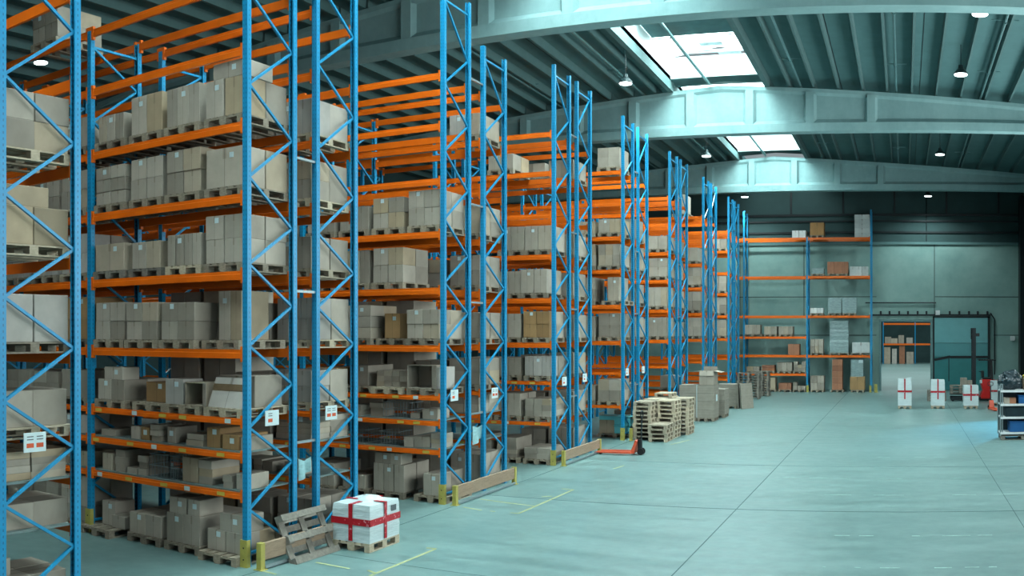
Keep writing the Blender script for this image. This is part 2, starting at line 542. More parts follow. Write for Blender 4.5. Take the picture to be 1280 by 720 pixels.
for k in range(len(edges) - 1):
    ya, yb_ = edges[k] + .05, edges[k + 1] - .05
    r_ = MB()
    for X in ribs_x:
        z = zroof(X)
        r_.prism([(X - .035, z + .06), (X + .035, z + .06), (X + .06, z + RS + .03), (X - .06, z + RS + .03)], 'y', ya, yb_)
    for X in (SKX0 - .1, SKX1 + .1):
        z = zroof(X)
        r_.box(X - .1, X + .1, ya, yb_, z - .02, z + RS + .02)
    r_.build('rib', M['rib'], ce)
    pp = MB()
    for X in (-4.15, -.3, 3.1, -10.75, -14.4):
        z = zroof(X) + .12
        pp.tube((X, ya, z), (X, yb_, z), .045, 8)
        for t in (.35, .75):
            yy = ya + (yb_ - ya) * t
            pp.bar((X - .42, yy, z + .06), (X + .42, yy, z + .06), .03, .03)
            pp.tube((X, yy - .03, z), (X, yy + .03, z), .075, 8)
    pp.build('roof_pipe', M['roofsteel'], ce)
    dk = MB()
    for X in (-2.55, .65, -12.6):
        z = zroof(X) + RS
        dk.box(X - .012, X + .012, ya, yb_, z - .012, z - .002)
    dk.build('slab_joint', M['dark'], ce)

# prestressed I girders with pitched top
def girder(idx, yc):
    xs = sorted(set([XL + .02, XL + 1.0, RIDGE, XR - 1.3, XR - .02, -20, -14, -1, 3]))
    mb = MB()
    def sec(X):
        T = zroof(X) - .0
        solid = X < XL + .5 or X > XR - 1.0
        wb_ = .22 if solid else .09
        h = [(.27, ZB), (.27, ZB + .33), (wb_, ZB + .50), (wb_, T - .26), (.17, T - .15), (.17, T)]
        return [(-a, z) for a, z in h] + [(a, z) for a, z in reversed(h)]
    n = 12
    for X in xs:
        mb.v += [(X, yc + a, z) for a, z in sec(X)]
    for k in range(len(xs) - 1):
        for i in range(n):
            mb.f.append((k * n + i, k * n + (i + 1) % n, (k + 1) * n + (i + 1) % n, (k + 1) * n + i))
    mb.f += [tuple(range(n)), tuple((len(xs) - 1) * n + n - 1 - i for i in range(n))]
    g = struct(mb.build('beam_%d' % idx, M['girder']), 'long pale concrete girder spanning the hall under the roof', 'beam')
    for k in range(9):
        X = -1.3 - 2.46 * k
        T = zroof(X)
        sm = MB()
        sm.prism([(X - .16, -.262), (X + .16, -.262), (X + .27, -.08), (X - .27, -.08)], 'z', ZB + .34, T - .24)
        sm.v = [(x, yc + y, z) for x, y, z in sm.v]
        sm.prism([(X - .16, yc - .262), (X + .16, yc - .262), (X + .16, yc - .24), (X - .16, yc - .24)], 'z', T - .245, T - .15)
        sm.build('stiffener', M['girder'], g)
    return g
for i, y in enumerate(BEAM_Y):
    girder(i + 1, y)

# ridge skylights
for k in range(len(BEAM_Y) - 1):
    y0, y1 = BEAM_Y[k] + .6, BEAM_Y[k + 1] - .6
    zt = ZT + RS + .75
    zb_ = zroof(SKX0) + RS - .02
    c = MB().box(SKX0 - .12, SKX0, y0, y1, zb_, zt).box(SKX1, SKX1 + .12, y0, y1, zb_, zt)
    sk = struct(c.build('window_%d' % (k + 1), M['curb']), 'bright ridge skylight between two concrete girders', 'skylight')
    MB().box(SKX0, SKX1, y0 - .02, y0 + .04, ZT + RS - .1, zt).box(SKX0, SKX1, y1 - .04, y1 + .02, ZT + RS - .1, zt).build('end_panel', M['curb'], sk)
    g = MB().prism([(SKX0 - .1, zt), (RIDGE, zt + .35), (SKX1 + .1, zt), (SKX1 + .1, zt + .02), (RIDGE, zt + .37), (SKX0 - .1, zt + .02)], 'y', y0, y1)
    g.build('glazing', M['glaze'], sk)
    b = MB()
    L = y1 - y0
    for t in (.40, .62, .78, .92):
        b.tube((SKX0, y0 + L * t, zt - .1), (SKX1, y0 + L * t, zt - .1), .025, 6)
    for t in (.55, .85):
        b.bar((SKX0, y0 + L * t, zt - .45), (SKX1, y0 + L * t, zt - .45), .05, .05)
    for kx in range(9):
        X = SKX0 + .3 + kx * .4
        b.box(X - .015, X + .015, y1 - .06, y1 - .042, ZT + RS, zt - .2)
    b.build('glazing_bar', M['zinc'], sk)
    MB().tube((-7.86, y0 - .3, ZT + .05), (-7.86, y1 + .3, ZT + .05), .06, 8).build('pipe', M['roofsteel'], sk)
    d = MB()
    ya_ = y0 + L * .60
    for q in range(24):
        d.v += [(SKX0 + .01, ya_ + q * .1, zt - .09 + .05 * (q % 2)), (SKX1 - .01, ya_ + q * .1, zt - .09 + .05 * (q % 2)), (SKX1 - .01, ya_ + q * .1, zt - .08 + .05 * (q % 2)), (SKX0 + .01, ya_ + q * .1, zt - .08 + .05 * (q % 2))]
    for q in range(23):
        for i in range(4): d.f.append((q * 4 + i, q * 4 + (i + 1) % 4, q * 4 + 4 + (i + 1) % 4, q * 4 + 4 + i))
    d.f += [(0, 1, 2, 3), (95, 94, 93, 92)]
    d.build('corrugated_sheet', M['roofsteel'], sk)
    for t, X in ((.86, -7.4), (.95, -6.9)):
        MB().box(X - .45, X + .45, y0 + L * t, y0 + L * t + .45, zt - .03, zt).build('hatch', M['zinc'], sk)

# doorway and its sliding door
df = MB().box(DX0 - .14, DX0, YB - .06, YB + .32, 0, DZ + .14).box(DX1, DX1 + .14, YB - .06, YB + .32, 0, DZ + .14).box(DX0, DX1, YB - .06, YB + .32, DZ, DZ + .14)
df = struct(df.build('door_1', M['doorframe']), 'tall doorway in the far wall opening to a second rack hall', 'doorway')
rail = MB().box(DX0 - .6, at_y(1238, YB), YB - .22, YB - .10, 4.72, 4.82)
for x in (1101, 1112, 1124, 1135, 1147, 1158, 1170, 1187, 1199, 1211, 1222, 1234):
    X = at_y(x, YB)
    rail.box(X - .06, X + .06, YB - .2, YB - .001, 4.8, 5.02)
rail.build('door_rail', M['dark'], df)
SX0, SX1 = at_y(1166, YB), at_y(1237, YB)
sd = struct(MB().box(SX0, SX0 + .1, YB - .2, YB - .1, .03, 4.7).box(SX1 - .14, SX1, YB - .2, YB - .1, .03, 4.7).box(SX0, SX1, YB - .2, YB - .1, 4.6, 4.7)
            .box(SX0 + 2.0 - 1.0 - .02, SX0 + 1.03, YB - .205, YB - .195, .6, 2.2).build('door_2', M['dark']), 'teal sliding door panel parked right of the doorway', 'sliding door')
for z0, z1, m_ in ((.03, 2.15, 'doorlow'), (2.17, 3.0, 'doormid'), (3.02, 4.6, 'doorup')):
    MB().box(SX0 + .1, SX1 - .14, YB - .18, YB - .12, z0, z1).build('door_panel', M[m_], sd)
MB().bar((SX0 + .1, YB - .19, 1.95), (SX0 + 1.1, YB - .19, 2.15), .02, .16).bar((SX0 + 1.1, YB - .19, 2.12), (SX1 - .14, YB - .19, 2.12), .02, .16).build('door_strap', M['dark'], sd)
cq = MB().tube((at_y(1238, YB), YB - .08, 4.9), (at_y(1243, YB), YB - .08, 4.5), .04, 6).tube((at_y(1243, YB), YB - .08, 4.5), (at_y(1243, YB), YB - .08, 1.0), .04, 6)
cq.tube((DX0 - 1, YB - .08, 5.55), (at_y(1170, YB), YB - .08, 5.55), .04, 6).tube((at_y(1158, YB), YB - .1, 13), (at_y(1158, YB), YB - .1, 9.4), .03, 6)
struct(cq.build('trim_2', M['dark']), 'dark conduit running over the doorway on the far wall', 'conduit')
for x, y, nm, lb in ((1172, 391, 'security_camera', 'small white security camera above the sliding door rail'), (1265.5, 423, 'switch_box', 'small white switch box on the far wall near the corner')):
    X = at_y(x, YB)
    z = height(y, X, YB)
    o = thing(nm, lb, nm.replace('_', ' '), (X, YB, z))
    MB().box(-.14, .14, -.26, -.02, -.15, .15).build('housing', M['white'], o, bevel=.02)
    MB().box(-.05, .05, -.02, 0, -.05, .05).build('bracket', M['dark'], o)

# ================================================================== RACKS
XE, ROW1, PITCH, BAY = -9.34, 11.13, 6.41, 3.69
OFF = (0.0, 1.17, 1.82, 2.90)
FD = 1.17
LV9 = [1.077, 1.69, 2.23, 3.28, 4.505, 5.70, 6.82, 7.98, 9.05]
LV8 = [1.12, 2.24, 3.28, 4.505, 5.70, 6.82, 7.98, 9.05]
BH = .13
ORD = ['', 'first', 'second', 'third', 'fourth', 'fifth', 'sixth', 'seventh', 'eighth', 'ninth', 'tenth', 'eleventh', 'twelfth']
ROWN = ['leftmost', 'second', 'third', 'fourth', 'fifth', 'sixth', 'seventh', 'eighth']

def post_mesh(h, guard=False):
    p = .05
    poly = [(-p, -p), (p, -p), (p, p * .9), (p * .45, p * .9), (p * .45, p * .6), (p * .78, p * .6), (p * .78, -p * .6), (-p * .78, -p * .6), (-p * .78, p * .6), (-p * .45, p * .6), (-p * .45, p * .9), (-p, p * .9)]
    mb = MB().prism(poly, 'z', .008, h)
    mb.box(-.058, .058, -.058, .058, 0, .008)
    return mb.mesh('post', M['post'])
POST = {}
def post(h):
    if h not in POST: POST[h] = post_mesh(h)
    return POST[h]

def brace_nodes(h):
    z, n = .24, []
    while z < min(5.4, h - .3):
        n.append(z); z += 1.268 / 2
    z = 5.31 + .72
    while z < h - .6:
        n.append(z); z += .72
    n[0] = .2
    n.append(h - .28)
    return n
BR = {}
def brace_mesh(h, depth, flip):
    key = (h, depth, flip)
    if key in BR: return BR[key]
    mb = MB()
    nd = brace_nodes(h)
    for i in range(len(nd) - 1):
        a, b = (depth - .04, .04) if (i % 2 == 0) != flip else (.04, depth - .04)
        mb.bar((.0, a, nd[i]), (.0, b, nd[i + 1]), .038, .038, (1, 0, 0))
    mb.bar((0, .04, h - .28), (0, depth - .04, h - .28), .04, .04, (1, 0, 0))
    mb.bar((0, .04, .2), (0, depth - .04, .2), .04, .04, (1, 0, 0))
    BR[key] = mb.mesh('upright_frame', M['blue'])
    return BR[key]
BM = {}
def beam_mesh(L, h):
    key = (round(L, 3), h)
    if key in BM: return BM[key]
    a, b = .05, L - .05
    hh = h / 2
    mb = MB().prism([(-.025, -hh), (.025, -hh), (.025, hh), (-.010, hh), (-.010, hh * .35), (-.025, hh * .2)], 'x', a, b)
    for x0, x1 in ((a - .002, a + .05), (b - .05, b + .002)):
        mb.box(x0, x1, -.032, .03, -hh - .05, hh + .05)
    for x0, x1 in ((a - .05, a), (b, b + .05)):
        mb.box(x0, x1, -.056 if False else -.034, -.028, -hh - .05, hh + .05)
    BM[key] = mb.mesh('beam', M['orange'])
    return BM[key]
stickm = plain('beam_sticker_yellow', srgb(214, 190, 84), .6)

STK = [MB().box(-.08, .08, -.003, .003, -.028, .028).mesh('beam_sticker', stickm), MB().box(-.06, .06, -.003, .003, -.035, .035).mesh('beam_sticker', M['paper'])]
def rack(name, label, group, y0, bays, levels, hend, hin, flip, xe=XE, bay=BAY, small=3, decks=(0, 1), depth=FD, skip=()):
    t = thing(name, label, 'pallet rack', (xe, y0, 0), 0, group)
    for b in range(bays + 1):
        h = hend if b == 0 else hin
        fr = put('upright_frame', brace_mesh(h, depth, flip), t, (-b * bay, 0, 0))
        put('post', post(h), fr, (0, 0, 0))
        put('post', post(h), fr, (0, depth, 0), (0, 0, PI))
    for b in range(bays):
        for k, z in enumerate(levels):
            if (b, k) in skip: continue
            h = .10 if k < small else .14
            me = beam_mesh(bay, h)
            put('beam', me, t, (-(b + 1) * bay, -.012, z))
            put('beam', me, t, (-b * bay, depth + .012, z), (0, 0, PI))
            if k in decks:
                MB().box(-bay / 2 + .06, bay / 2 - .06, .02, depth - .02, -.012, .012).build('shelf_panel', M['deck'], t, (-(b + .5) * bay, 0, z + h / 2 + .0125))
            if k < small and b == 0 and y0 < 30:
                rr2 = random.Random(k * 7 + int(y0))
                for q in range(5):
                    x = .3 + q * .72 + rr2.uniform(-.2, .2)
                    put('beam_sticker', STK[(q + k) % 3 == 0], t, (-(b + 1) * bay + x, -.0405, z))
    return t

GRP = 'pallet racks in parallel rows left of the aisle'
RACKS = {}
for r in range(8):
    y1 = ROW1 + (r - 1) * PITCH
    for ab in (0, 1):
        if r == 0 and ab == 0: continue
        lv = LV9 if r <= 2 else LV8
        dy = .12 if (r == 2 and ab == 1) else 0
        y0 = y1 + (0 if ab == 0 else OFF[2] + dy)
        bays = {0: 2, 1: 3}.get(r, 4 if r < 5 else 3)
        hend = 10.2 if (r == 2 and ab) else 10.95
        RACKS[r, ab] = (y0, lv, 3 if r <= 2 else 2, (0, 1) if r <= 2 else ())
        sk = set()
        if r >= 4:                      # the open racks of the fifth row
            pass
        side = ('camera-side' if ab == 0 else 'far-side')
        lab = 'blue and orange pallet rack, %s rack of the %s row' % (side, ROWN[r])
        if r == 0: lab = 'blue and orange pallet rack cut off by the left edge of the view'
        t = rack('pallet_rack', lab, GRP, y0, bays, lv, hend, 9.10, ab == 1, small=RACKS[r, ab][2], decks=RACKS[r, ab][3])
        if ab == 1 and r > 0:           # ties between the two back-to-back racks
            gap = OFF[2] - OFF[1] + dy
            for z in (1.8, 4.3, 6.5, 9.3):
                MB().bar((0, -gap + .062, z), (0, -.05, z), .05, .04).build('row_spacer', M['zinc'], t)

# yellow post shoes and end guards
def guard(y0, y1, label):
    t = thing('rack_end_guard', label, 'guard rail', (XE + .29, y0, 0), 0, 'timber end guards at the rack rows')
    L = y1 - y0
    MB().box(-.03, .03, .0, L, .14, .40).build('guard_board', M['board'], t, bevel=.004)
    for y in (0, L):
        s = -1 if y == 0 else 1
        MB().box(-.045, .045, y - .05, y + .05, .01, .41).box(-.08, .08, y - .08, y + .08, 0, .01).build('guard_post', M['yellow'], t)
    MB().box(.02, .06, .05, L - .05, .02, .06).build('floor_angle', M['zinc'], t)
for r in range(1, 8):
    y0 = ROW1 + (r - 1) * PITCH
    guard(y0 - .02, y0 + 3.05, 'timber end guard with yellow posts at the %s rack row' % ROWN[r])
def shoe(x, y, label):
    t = thing('post_protector', label, 'post protector', (x, y, 0), 0, 'yellow shoes on the rack posts')
    MB().box(-.058, .058, -.085, -.072, 0, .42).box(-.07, -.058, -.085, .0, 0, .42).box(.058, .07, -.085, .0, 0, .42).build('shoe', M['yellow'], t)
    for z in (.12, .3): MB().tube((0, -.092, z), (0, -.085, z), .012, 8).build('bolt', M['dark'], t)
for r in range(1, 7):
    shoe(XE, ROW1 + (r - 1) * PITCH, 'yellow steel shoe on the aisle post of the %s rack row' % ROWN[r])
shoe(XE - BAY, ROW1, 'yellow steel shoe on the inner post of the second rack row')

# ------------------------------------------------------------------ pallets and cartons
PAL, CART = [], []
def pallet_mb(w=.8, d=1.2, mb=None, ox=0, oy=0, oz=0, rz=0):
    cols = (-1, 1) if w < .63 else (-1, 0, 1)
    mb = mb or MB()
    c, s = math.cos(rz), math.sin(rz)
    def bx(cx, cy, cz, dx, dy, dz):
        mb.cbox((ox + cx * c - cy * s, oy + cx * s + cy * c, oz + cz), (dx, dy, dz), rz)
    for fx in cols:
        X = fx * (w / 2 - .05)
        bx(X, 0, .011, .1, d, .022)
        for fy in (-1, 0, 1):
            bx(X, fy * (d / 2 - .07), .061, .1 if fx else .14, .14, .078)
    for fy in (-1, 0, 1):
        bx(0, fy * (d / 2 - .07), .111, w, .14, .022)
    n = 5
    for i in range(n):
        X = -w / 2 + .065 + i * (w - .13) / (n - 1)
        bx(X, 0, .133, .13 if i % 2 == 0 else .10, d, .022)
    return mb
PH = .144
PME = {}
def pallet_me(kind='pallet', w=.8, d=1.2):
    k = (kind, w, d)
    if k not in PME: PME[k] = pallet_mb(w, d).mesh('pallet', M[kind])
    return PME[k]
CME = {}
def carton_me(w, d, h, m):
    k = (round(w, 2), round(d, 2), round(h, 2), m)
    if k not in CME:
        CME[k] = MB().box(-k[0] / 2, k[0] / 2, -k[1] / 2, k[1] / 2, 0, k[2]).mesh('carton', M[m], bevel=.007)
    return CME[k]
LABME = MB().box(-.042, .042, -.003, .003, -.042, .042).mesh('shipping_label', M['paper'])
LABXME = MB().box(-.004, .004, -.055, .055, -.05, .05).mesh('shipping_label', M['paper'])

def carton(x, y, z, w, d, h, label, group, m='carton', rz=0, lab=False, vis=1.0, force=False):
    CART.append(dict(x=x, y=y, z=z, w=round(w, 2), d=round(d, 2), h=round(h, 2), label=label, group=group, m=m, rz=rz, lab=lab,
                     s=(1e9 if force else vis * w * h / (x * x + y * y))))
def pal(x, y, z, label, group, kind='pallet', rz=0, w=.8, d=1.2, vis=1.0, force=False):
    PAL.append(dict(x=x, y=y, z=z, label=label, group=group, kind=kind, rz=rz, w=w, d=d, s=1e9 if force else vis / (x * x + y * y)))

CW = {1: ['single'], 2: ['left', 'right'], 3: ['left', 'centre', 'right'], 4: ['leftmost', 'inner left', 'inner right', 'rightmost'], 5: ['first', 'second', 'third', 'fourth', 'fifth'], 6: ['first', 'second', 'third', 'fourth', 'fifth', 'sixth']}
LW = {1: [''], 2: ['bottom', 'top'], 3: ['bottom', 'middle', 'top'], 4: ['bottom', 'lower', 'upper', 'top'], 5: ['bottom', 'lower', 'middle', 'upper', 'top'], 6: ['bottom', 'second', 'third', 'fourth', 'fifth', 'top']}
COLW = {'tancarton': 'light tan', 'carton': 'grey-brown', 'cartonprint': 'printed grey-brown', 'kraft': 'tan', 'palecarton': 'pale grey', 'whitecarton': 'white', 'redcarton': 'reddish'}

def place(r, ab, lev, i, bayn=0):
    """world x, y centre of pallet place i (0 far from the aisle .. 3 at the aisle), top of the level's beams"""
    y0, lv, small, decks = RACKS[r, ab]
    x = XE - .05 - bayn * BAY - .8975 * (3 - i + .5)
    if lev == 0: z = 0.0
    else:
        h = .10 if lev - 1 < small else .14
        z = lv[lev - 1] + h / 2 + (.025 if (lev - 1) in decks else 0)
    return x, y0 + FD / 2, z
def where(r, ab, lev, i, bayn):
    n = 4 - i + 4 * bayn
    l = 'floor' if lev == 0 else ORD[lev] + ' level'
    return '%s load from aisle, %s, %s row %s' % (ORD[n], l, ROWN[r], 'front' if ab == 0 else 'rear')

def load(r, ab, lev, i, nx, nz, H, w=.78, d=1.12, ny=2, m='carton', bayn=0, pallet=True, kind='pallet', tops=(), lab=True, dx=0, vis=1.0, dy=0, seedo=0):
    rd = random.Random(r * 1009 + ab * 317 + lev * 53 + i * 7 + bayn * 91 + seedo)
    x, y, z = place(r, ab, lev, i, bayn)
    x += dx + rd.uniform(-.02, .02); y += rd.uniform(-.03, .03) + dy
    wh = where(r, ab, lev, i, bayn)
    g = 'cartons stacked in the pallet racks'
    if pallet:
        pal(x, y, z, 'wooden pallet under the %s' % wh, 'pallets in the racks', kind, vis=vis)
        z += PH
    ny = ny if nx * nz <= 8 else 1
    ch = H / nz
    for k in range(nz):
        cnt = nx
        for q in range(cnt):
            cw = w / cnt
            for p in range(ny):
                pos = ' '.join(a for a in (LW[nz][k], CW[cnt][q]) if a)
                if nz > 1 and cnt == 1: pos = LW[nz][k]
                if ny > 1: pos += (' front', ' back')[p]
                cx = x - w / 2 + cw * (q + .5) + rd.uniform(-.006, .006)
                cy = y - d / 2 + d / ny * (p + .5) + rd.uniform(-.01, .01)
                mm = m
                v = (1.0 if p == 0 else (.35 if i == 3 and q == cnt - 1 else .03)) * (.6 if ab == 1 else 1) * (.5 if r == 1 and bayn else 1) * (.25 if ab == 1 and i < 3 else 1)
                carton(cx, cy, z + k * ch, cw - .012, d / ny - .012, ch - .004,
                       '%s carton, %s, %s' % (COLW[mm], pos, wh), g, mm, rd.uniform(-.012, .012), lab and p == 0 and k == nz - 1 and q == (cnt - 1) // 2, v * vis)
    for (tx, tw, th, td) in tops:
        carton(x + tx, y - d / 2 + td / 2 + .02, z + H, tw, td, th, '%s carton lying on top of %s' % (COLW[m], wh), g, m, rd.uniform(-.03, .03), True, vis)

def clutter(r, ab, lev, x0, x1, bayn=0, hmax=.3, deep=True, vis=1.0, seedo=0):
    """small cartons standing along a shelf between two fractions of the bay"""
    rd = random.Random(r * 733 + ab * 131 + lev * 17 + bayn * 5 + seedo)
    X, y, z = place(r, ab, lev, 3, bayn)
    right = XE - .1 - bayn * BAY
    left = right - (BAY - .2)
    x = left + (right - left) * x0
    end = left + (right - left) * x1
    k = 0
    l = 'floor' if lev == 0 else ORD[lev] + ' shelf'
    while x < end - .12:
        cw = min(rd.uniform(.2, .42), end - x)
        n = rd.choice((1, 2, 2, 3))
        ch = rd.uniform(.09, hmax / max(1, n - .5))
        cd = rd.uniform(.4, .8)
        k += 1
        for q in range(n):
            if ch * (q + 1) > hmax: break
            carton(x + cw / 2, y - FD / 2 + .06 + cd / 2 + rd.uniform(0, .05), z + q * ch, cw - .015, cd, ch - .003,
                   'small grey-brown carton, %s of its pile, pile %d on %s, %s row %s' % (['base', 'second', 'third', 'fourth'][q], k, l, ROWN[r], 'front' if ab == 0 else 'rear'),
                   'cartons stacked in the pallet racks', rd.choice(('carton', 'carton', 'carton', 'kraft')), rd.uniform(-.02, .02), rd.random() < .6, vis)
        x += cw + rd.choice((.01, .01, .05, .25))

# --- leftmost row (only its aisle end shows)
load(0, 1, 6, 3, 2, 2, .72, kind='palletnew')
load(0, 1, 5, 3, 3, 1, .48, kind='palletnew', m='tancarton', tops=((-.1, .5, .24, .7), (.22, .3, .26, .8)), lab=False)
load(0, 1, 4, 3, 2, 1, .60, m='palecarton')
load(0, 1, 4, 2, 2, 1, .55)
load(0, 1, 3, 3, 1, 1, .46, w=.7, ny=2, kind='palletnew')
load(0, 1, 2, 3, 1, 4, .36, w=.76, pallet=False)
load(0, 1, 1, 3, 2, 1, .32, w=.7, pallet=False)
load(0, 1, 0, 3, 2, 1, .42, tops=((.1, .3, .22, .3),))
# --- second row, camera-side rack, first bay
load(1, 0, 9, 2, 2, 2, .60, bayn=1)
load(1, 0, 7, 0, 3, 1, .47, w=.66)
load(1, 0, 7, 1, 2, 1, .66)
load(1, 0, 7, 2, 3, 1, .64)
load(1, 0, 7, 3, 2, 1, .60, tops=((.08, .66, .26, .7),), m='cartonprint')
load(1, 0, 6, 0, 2, 3, .68)
load(1, 0, 6, 1, 2, 2, .70, lab=True)
load(1, 0, 6, 2, 2, 2, .72)
load(1, 0, 6, 3, 1, 1, .62, m='cartonprint')
load(1, 0, 5, 0, 1, 1, .48, kind='palletold', m='cartonprint')
load(1, 0, 5, 1, 2, 1, .46, kind='palletold', w=.7)
load(1, 0, 5, 2, 4, 1, .52, kind='palletnew')
load(1, 0, 5, 3, 2, 2, .76, m='cartonprint')
load(1, 0, 4, 0, 2, 2, .66)
load(1, 0, 4, 1, 2, 2, .64, dx=-.06)
load(1, 0, 4, 2, 2, 2, .62, dx=-.14)
load(1, 0, 4, 3, 2, 1, .80, w=.50, d=.7, dx=-.16, dy=.15, ny=1)
load(1, 0, 3, 0, 2, 1, .36, tops=((.05, .5, .22, .4),), w=.72)
load(1, 0, 3, 1, 1, 1, .34, w=.52, m='kraft', dx=.1, d=.8)
# --- second bay of the second row (seen past the leftmost row)
for lev, nx, nz, H, m_ in ((7, 2, 1, .55, 'carton'), (6, 2, 2, .7, 'carton'), (5, 2, 2, .72, 'palecarton'), (4, 1, 2, .78, 'kraft'), (3, 2, 2, .5, 'carton'), (2, 2, 1, .34, 'palecarton'), (0, 2, 3, .84, 'carton')):
    for i in (3, 2, 1):
        load(1, 0, lev, i, nx, nz, H * (1 if i == 3 else .9), m=m_, bayn=1, pallet=lev != 2, ny=1 if i < 3 else 2)
clutter(1, 0, 1, .4, 1.0, 1, .34)
# --- floor and shelves of the first bay, second row
load(1, 0, 0, 0, 1, 1, .43, w=.36, d=.5, dx=-.16, dy=-.2, ny=1)
x, y, z = place(1, 0, 0, 0)
carton(x + .16, y - .30, PH, .34, .44, .22, 'small flat carton beside the upright carton on the fourth floor pallet, second row', 'cartons stacked in the pallet racks', force=True)
load(1, 0, 0, 1, 2, 1, .36)
load(1, 0, 0, 2, 2, 1, .48, tops=((-.14, .38, .26, .45), (.22, .26, .26, .6)))
load(1, 0, 0, 3, 2, 1, .33, tops=((.12, .50, .28, .5),), d=.8, dy=-.15)
for lev in (0, 1, 2, 3, 4):  # rear loads added to block light and darken the shelves in front
    for i in (0, 1):
        load(1, 1, lev, i, 2, 1, .9 if lev in (0, 3, 4) else .36, pallet=lev in (0, 3, 4), ny=1, vis=.05, seedo=77, lab=False, dy=.1)
        load(2, 1, lev, i, 2, 1, .9 if lev in (0, 3, 4) else .36, pallet=lev in (0, 3, 4), ny=1, vis=.04, seedo=78, lab=False, dy=.1)
clutter(1, 0, 1, .04, .36, 0, .46)
clutter(1, 0, 1, .60, 1.0, 0, .44, seedo=3)
clutter(1, 0, 2, .02, .22, 0, .28)
clutter(1, 0, 2, .25, .46, 0, .42, seedo=5)
clutter(1, 0, 2, .50, .74, 0, .30, seedo=2)
clutter(1, 0, 2, .76, 1.0, 0, .36, seedo=8)
# --- second row, far-side rack
for lev, nx, nz, H, m_ in ((7, 2, 1, .60, 'palecarton'), (6, 2, 2, .66, 'carton'), (5, 2, 1, .55, 'carton'), (4, 3, 2, .72, 'palecarton'), (3, 2, 2, .54, 'palecarton'), (2, 1, 4, .40, 'carton'), (0, 2, 2, .62, 'carton')):
    load(1, 1, lev, 3, nx, nz, H, m=m_, pallet=lev != 2, kind='palletnew')
    load(1, 1, lev, 2, nx, nz, H * .9, m='carton', pallet=lev != 2, ny=1, vis=.4)
    if lev > 4: load(1, 1, lev, 1, 2, nz, H * .8, m='carton', pallet=lev != 2, ny=1, vis=.3)
clutter(1, 1, 1, .5, 1, 0, .3, vis=.5)
# --- third row, camera-side rack
load(2, 0, 6, 0, 2, 1, .40, m='carton'); load(2, 0, 6, 1, 2, 1, .52); load(2, 0, 6, 2, 2, 2, .66); load(2, 0, 6, 3, 2, 2, .76)
load(2, 0, 5, 0, 1, 2, .50); load(2, 0, 5, 1, 3, 1, .74); load(2, 0, 5, 2, 2, 2, .76)
load(2, 0, 4, 0, 2, 2, .70); load(2, 0, 4, 1, 1, 3, .74, dx=.1); load(2, 0, 4, 2, 1, 1, .55, w=.4, ny=1, dx=.0, dy=.2, m='kraft'); load(2, 0, 4, 3, 2, 2, .62)
load(2, 0, 3, 0, 2, 1, .40, m='kraft'); load(2, 0, 3, 1, 1, 1, .46, w=.5, ny=1, dy=.25); load(2, 0, 3, 2, 4, 3, .36, w=.8, d=.7, kind='palletnew'); 
load(2, 0, 0, 0, 2, 2, .50); load(2, 0, 0, 1, 2, 1, .30, w=.6); load(2, 0, 0, 2, 3, 1, .60, w=.80, tops=((-.15, .42, .24, .5), (.16, .3, .24, .5))); load(2, 0, 0, 3, 1, 1, .46, w=.4, dx=.16, tops=())
clutter(2, 0, 2, .02, .25, 0, .25); clutter(2, 0, 2, .30, .58, 0, .34, seedo=4)
clutter(2, 0, 2, .78, 1.0, 0, .40, seedo=6)
clutter(2, 0, 1, .74, 1.0, 0, .36, seedo=1)
for lev in (4, 5, 6):
    load(2, 0, lev, 3, 2, 2, .7, bayn=1, ny=1, vis=.4)
load(2, 0, 9, 1, 2, 2, .6, bayn=1, ny=1, vis=.3)
# third row, far-side
for lev, nx, nz, H, m_ in ((8, 2, 1, .5, 'palecarton'), (6, 2, 2, .66, 'carton'), (5, 2, 2, .7, 'carton'), (4, 2, 1, .6, 'carton'), (3, 2, 2, .60, 'palecarton'), (2, 2, 2, .40, 'kraft'), (0, 2, 1, .66, 'carton')):
    load(2, 1, lev, 3, nx, nz, H, m=m_, pallet=lev != 2)
    if lev != 8: load(2, 1, lev, 2, nx, nz, H * .9, m='carton', pallet=lev != 2, ny=1, vis=.5)
    if lev == 5: load(2, 1, lev, 1, nx, nz, H * .8, ny=1, vis=.5)
# --- fourth row
load(3, 0, 7, 2, 2, 1, .42, dx=-.2); 
load(3, 0, 5, 2, 2, 1, .66, dx=.1); load(3, 0, 5, 3, 2, 1, .66); load(3, 0, 4, 2, 2, 1, .62); load(3, 0, 4, 3, 2, 1, .66, dx=-.1)
load(3, 0, 3, 2, 2, 1, .66); load(3, 0, 3, 3, 2, 2, .72, m='kraft', dx=-.05)
load(3, 0, 2, 1, 2, 1, .5); load(3, 0, 2, 2, 2, 1, .50); load(3, 0, 2, 3, 3, 1, .54, m='palecarton')
load(3, 0, 1, 1, 2, 1, .6); load(3, 0, 1, 2, 2, 1, .62); load(3, 0, 1, 3, 3, 3, .48, w=.76)
load(3, 0, 0, 1, 2, 5, .62, w=.74); load(3, 0, 0, 2, 2, 5, .55, w=.6); load(3, 0, 0, 3, 2, 2, .30, w=.76)
for lev, nx, nz, H, m_ in ((7, 2, 1, .5, 'carton'), (5, 2, 1, .6, 'carton'), (4, 2, 2, .66, 'carton'), (3, 2, 1, .66, 'palecarton'), (2, 2, 2, .6, 'carton'), (1, 2, 1, .6, 'carton'), (0, 2, 2, .7, 'carton')):
    load(3, 1, lev, 3, nx, nz, H, m=m_)
    load(3, 1, lev, 2, 2, nz, H * .9, ny=1, vis=.6)
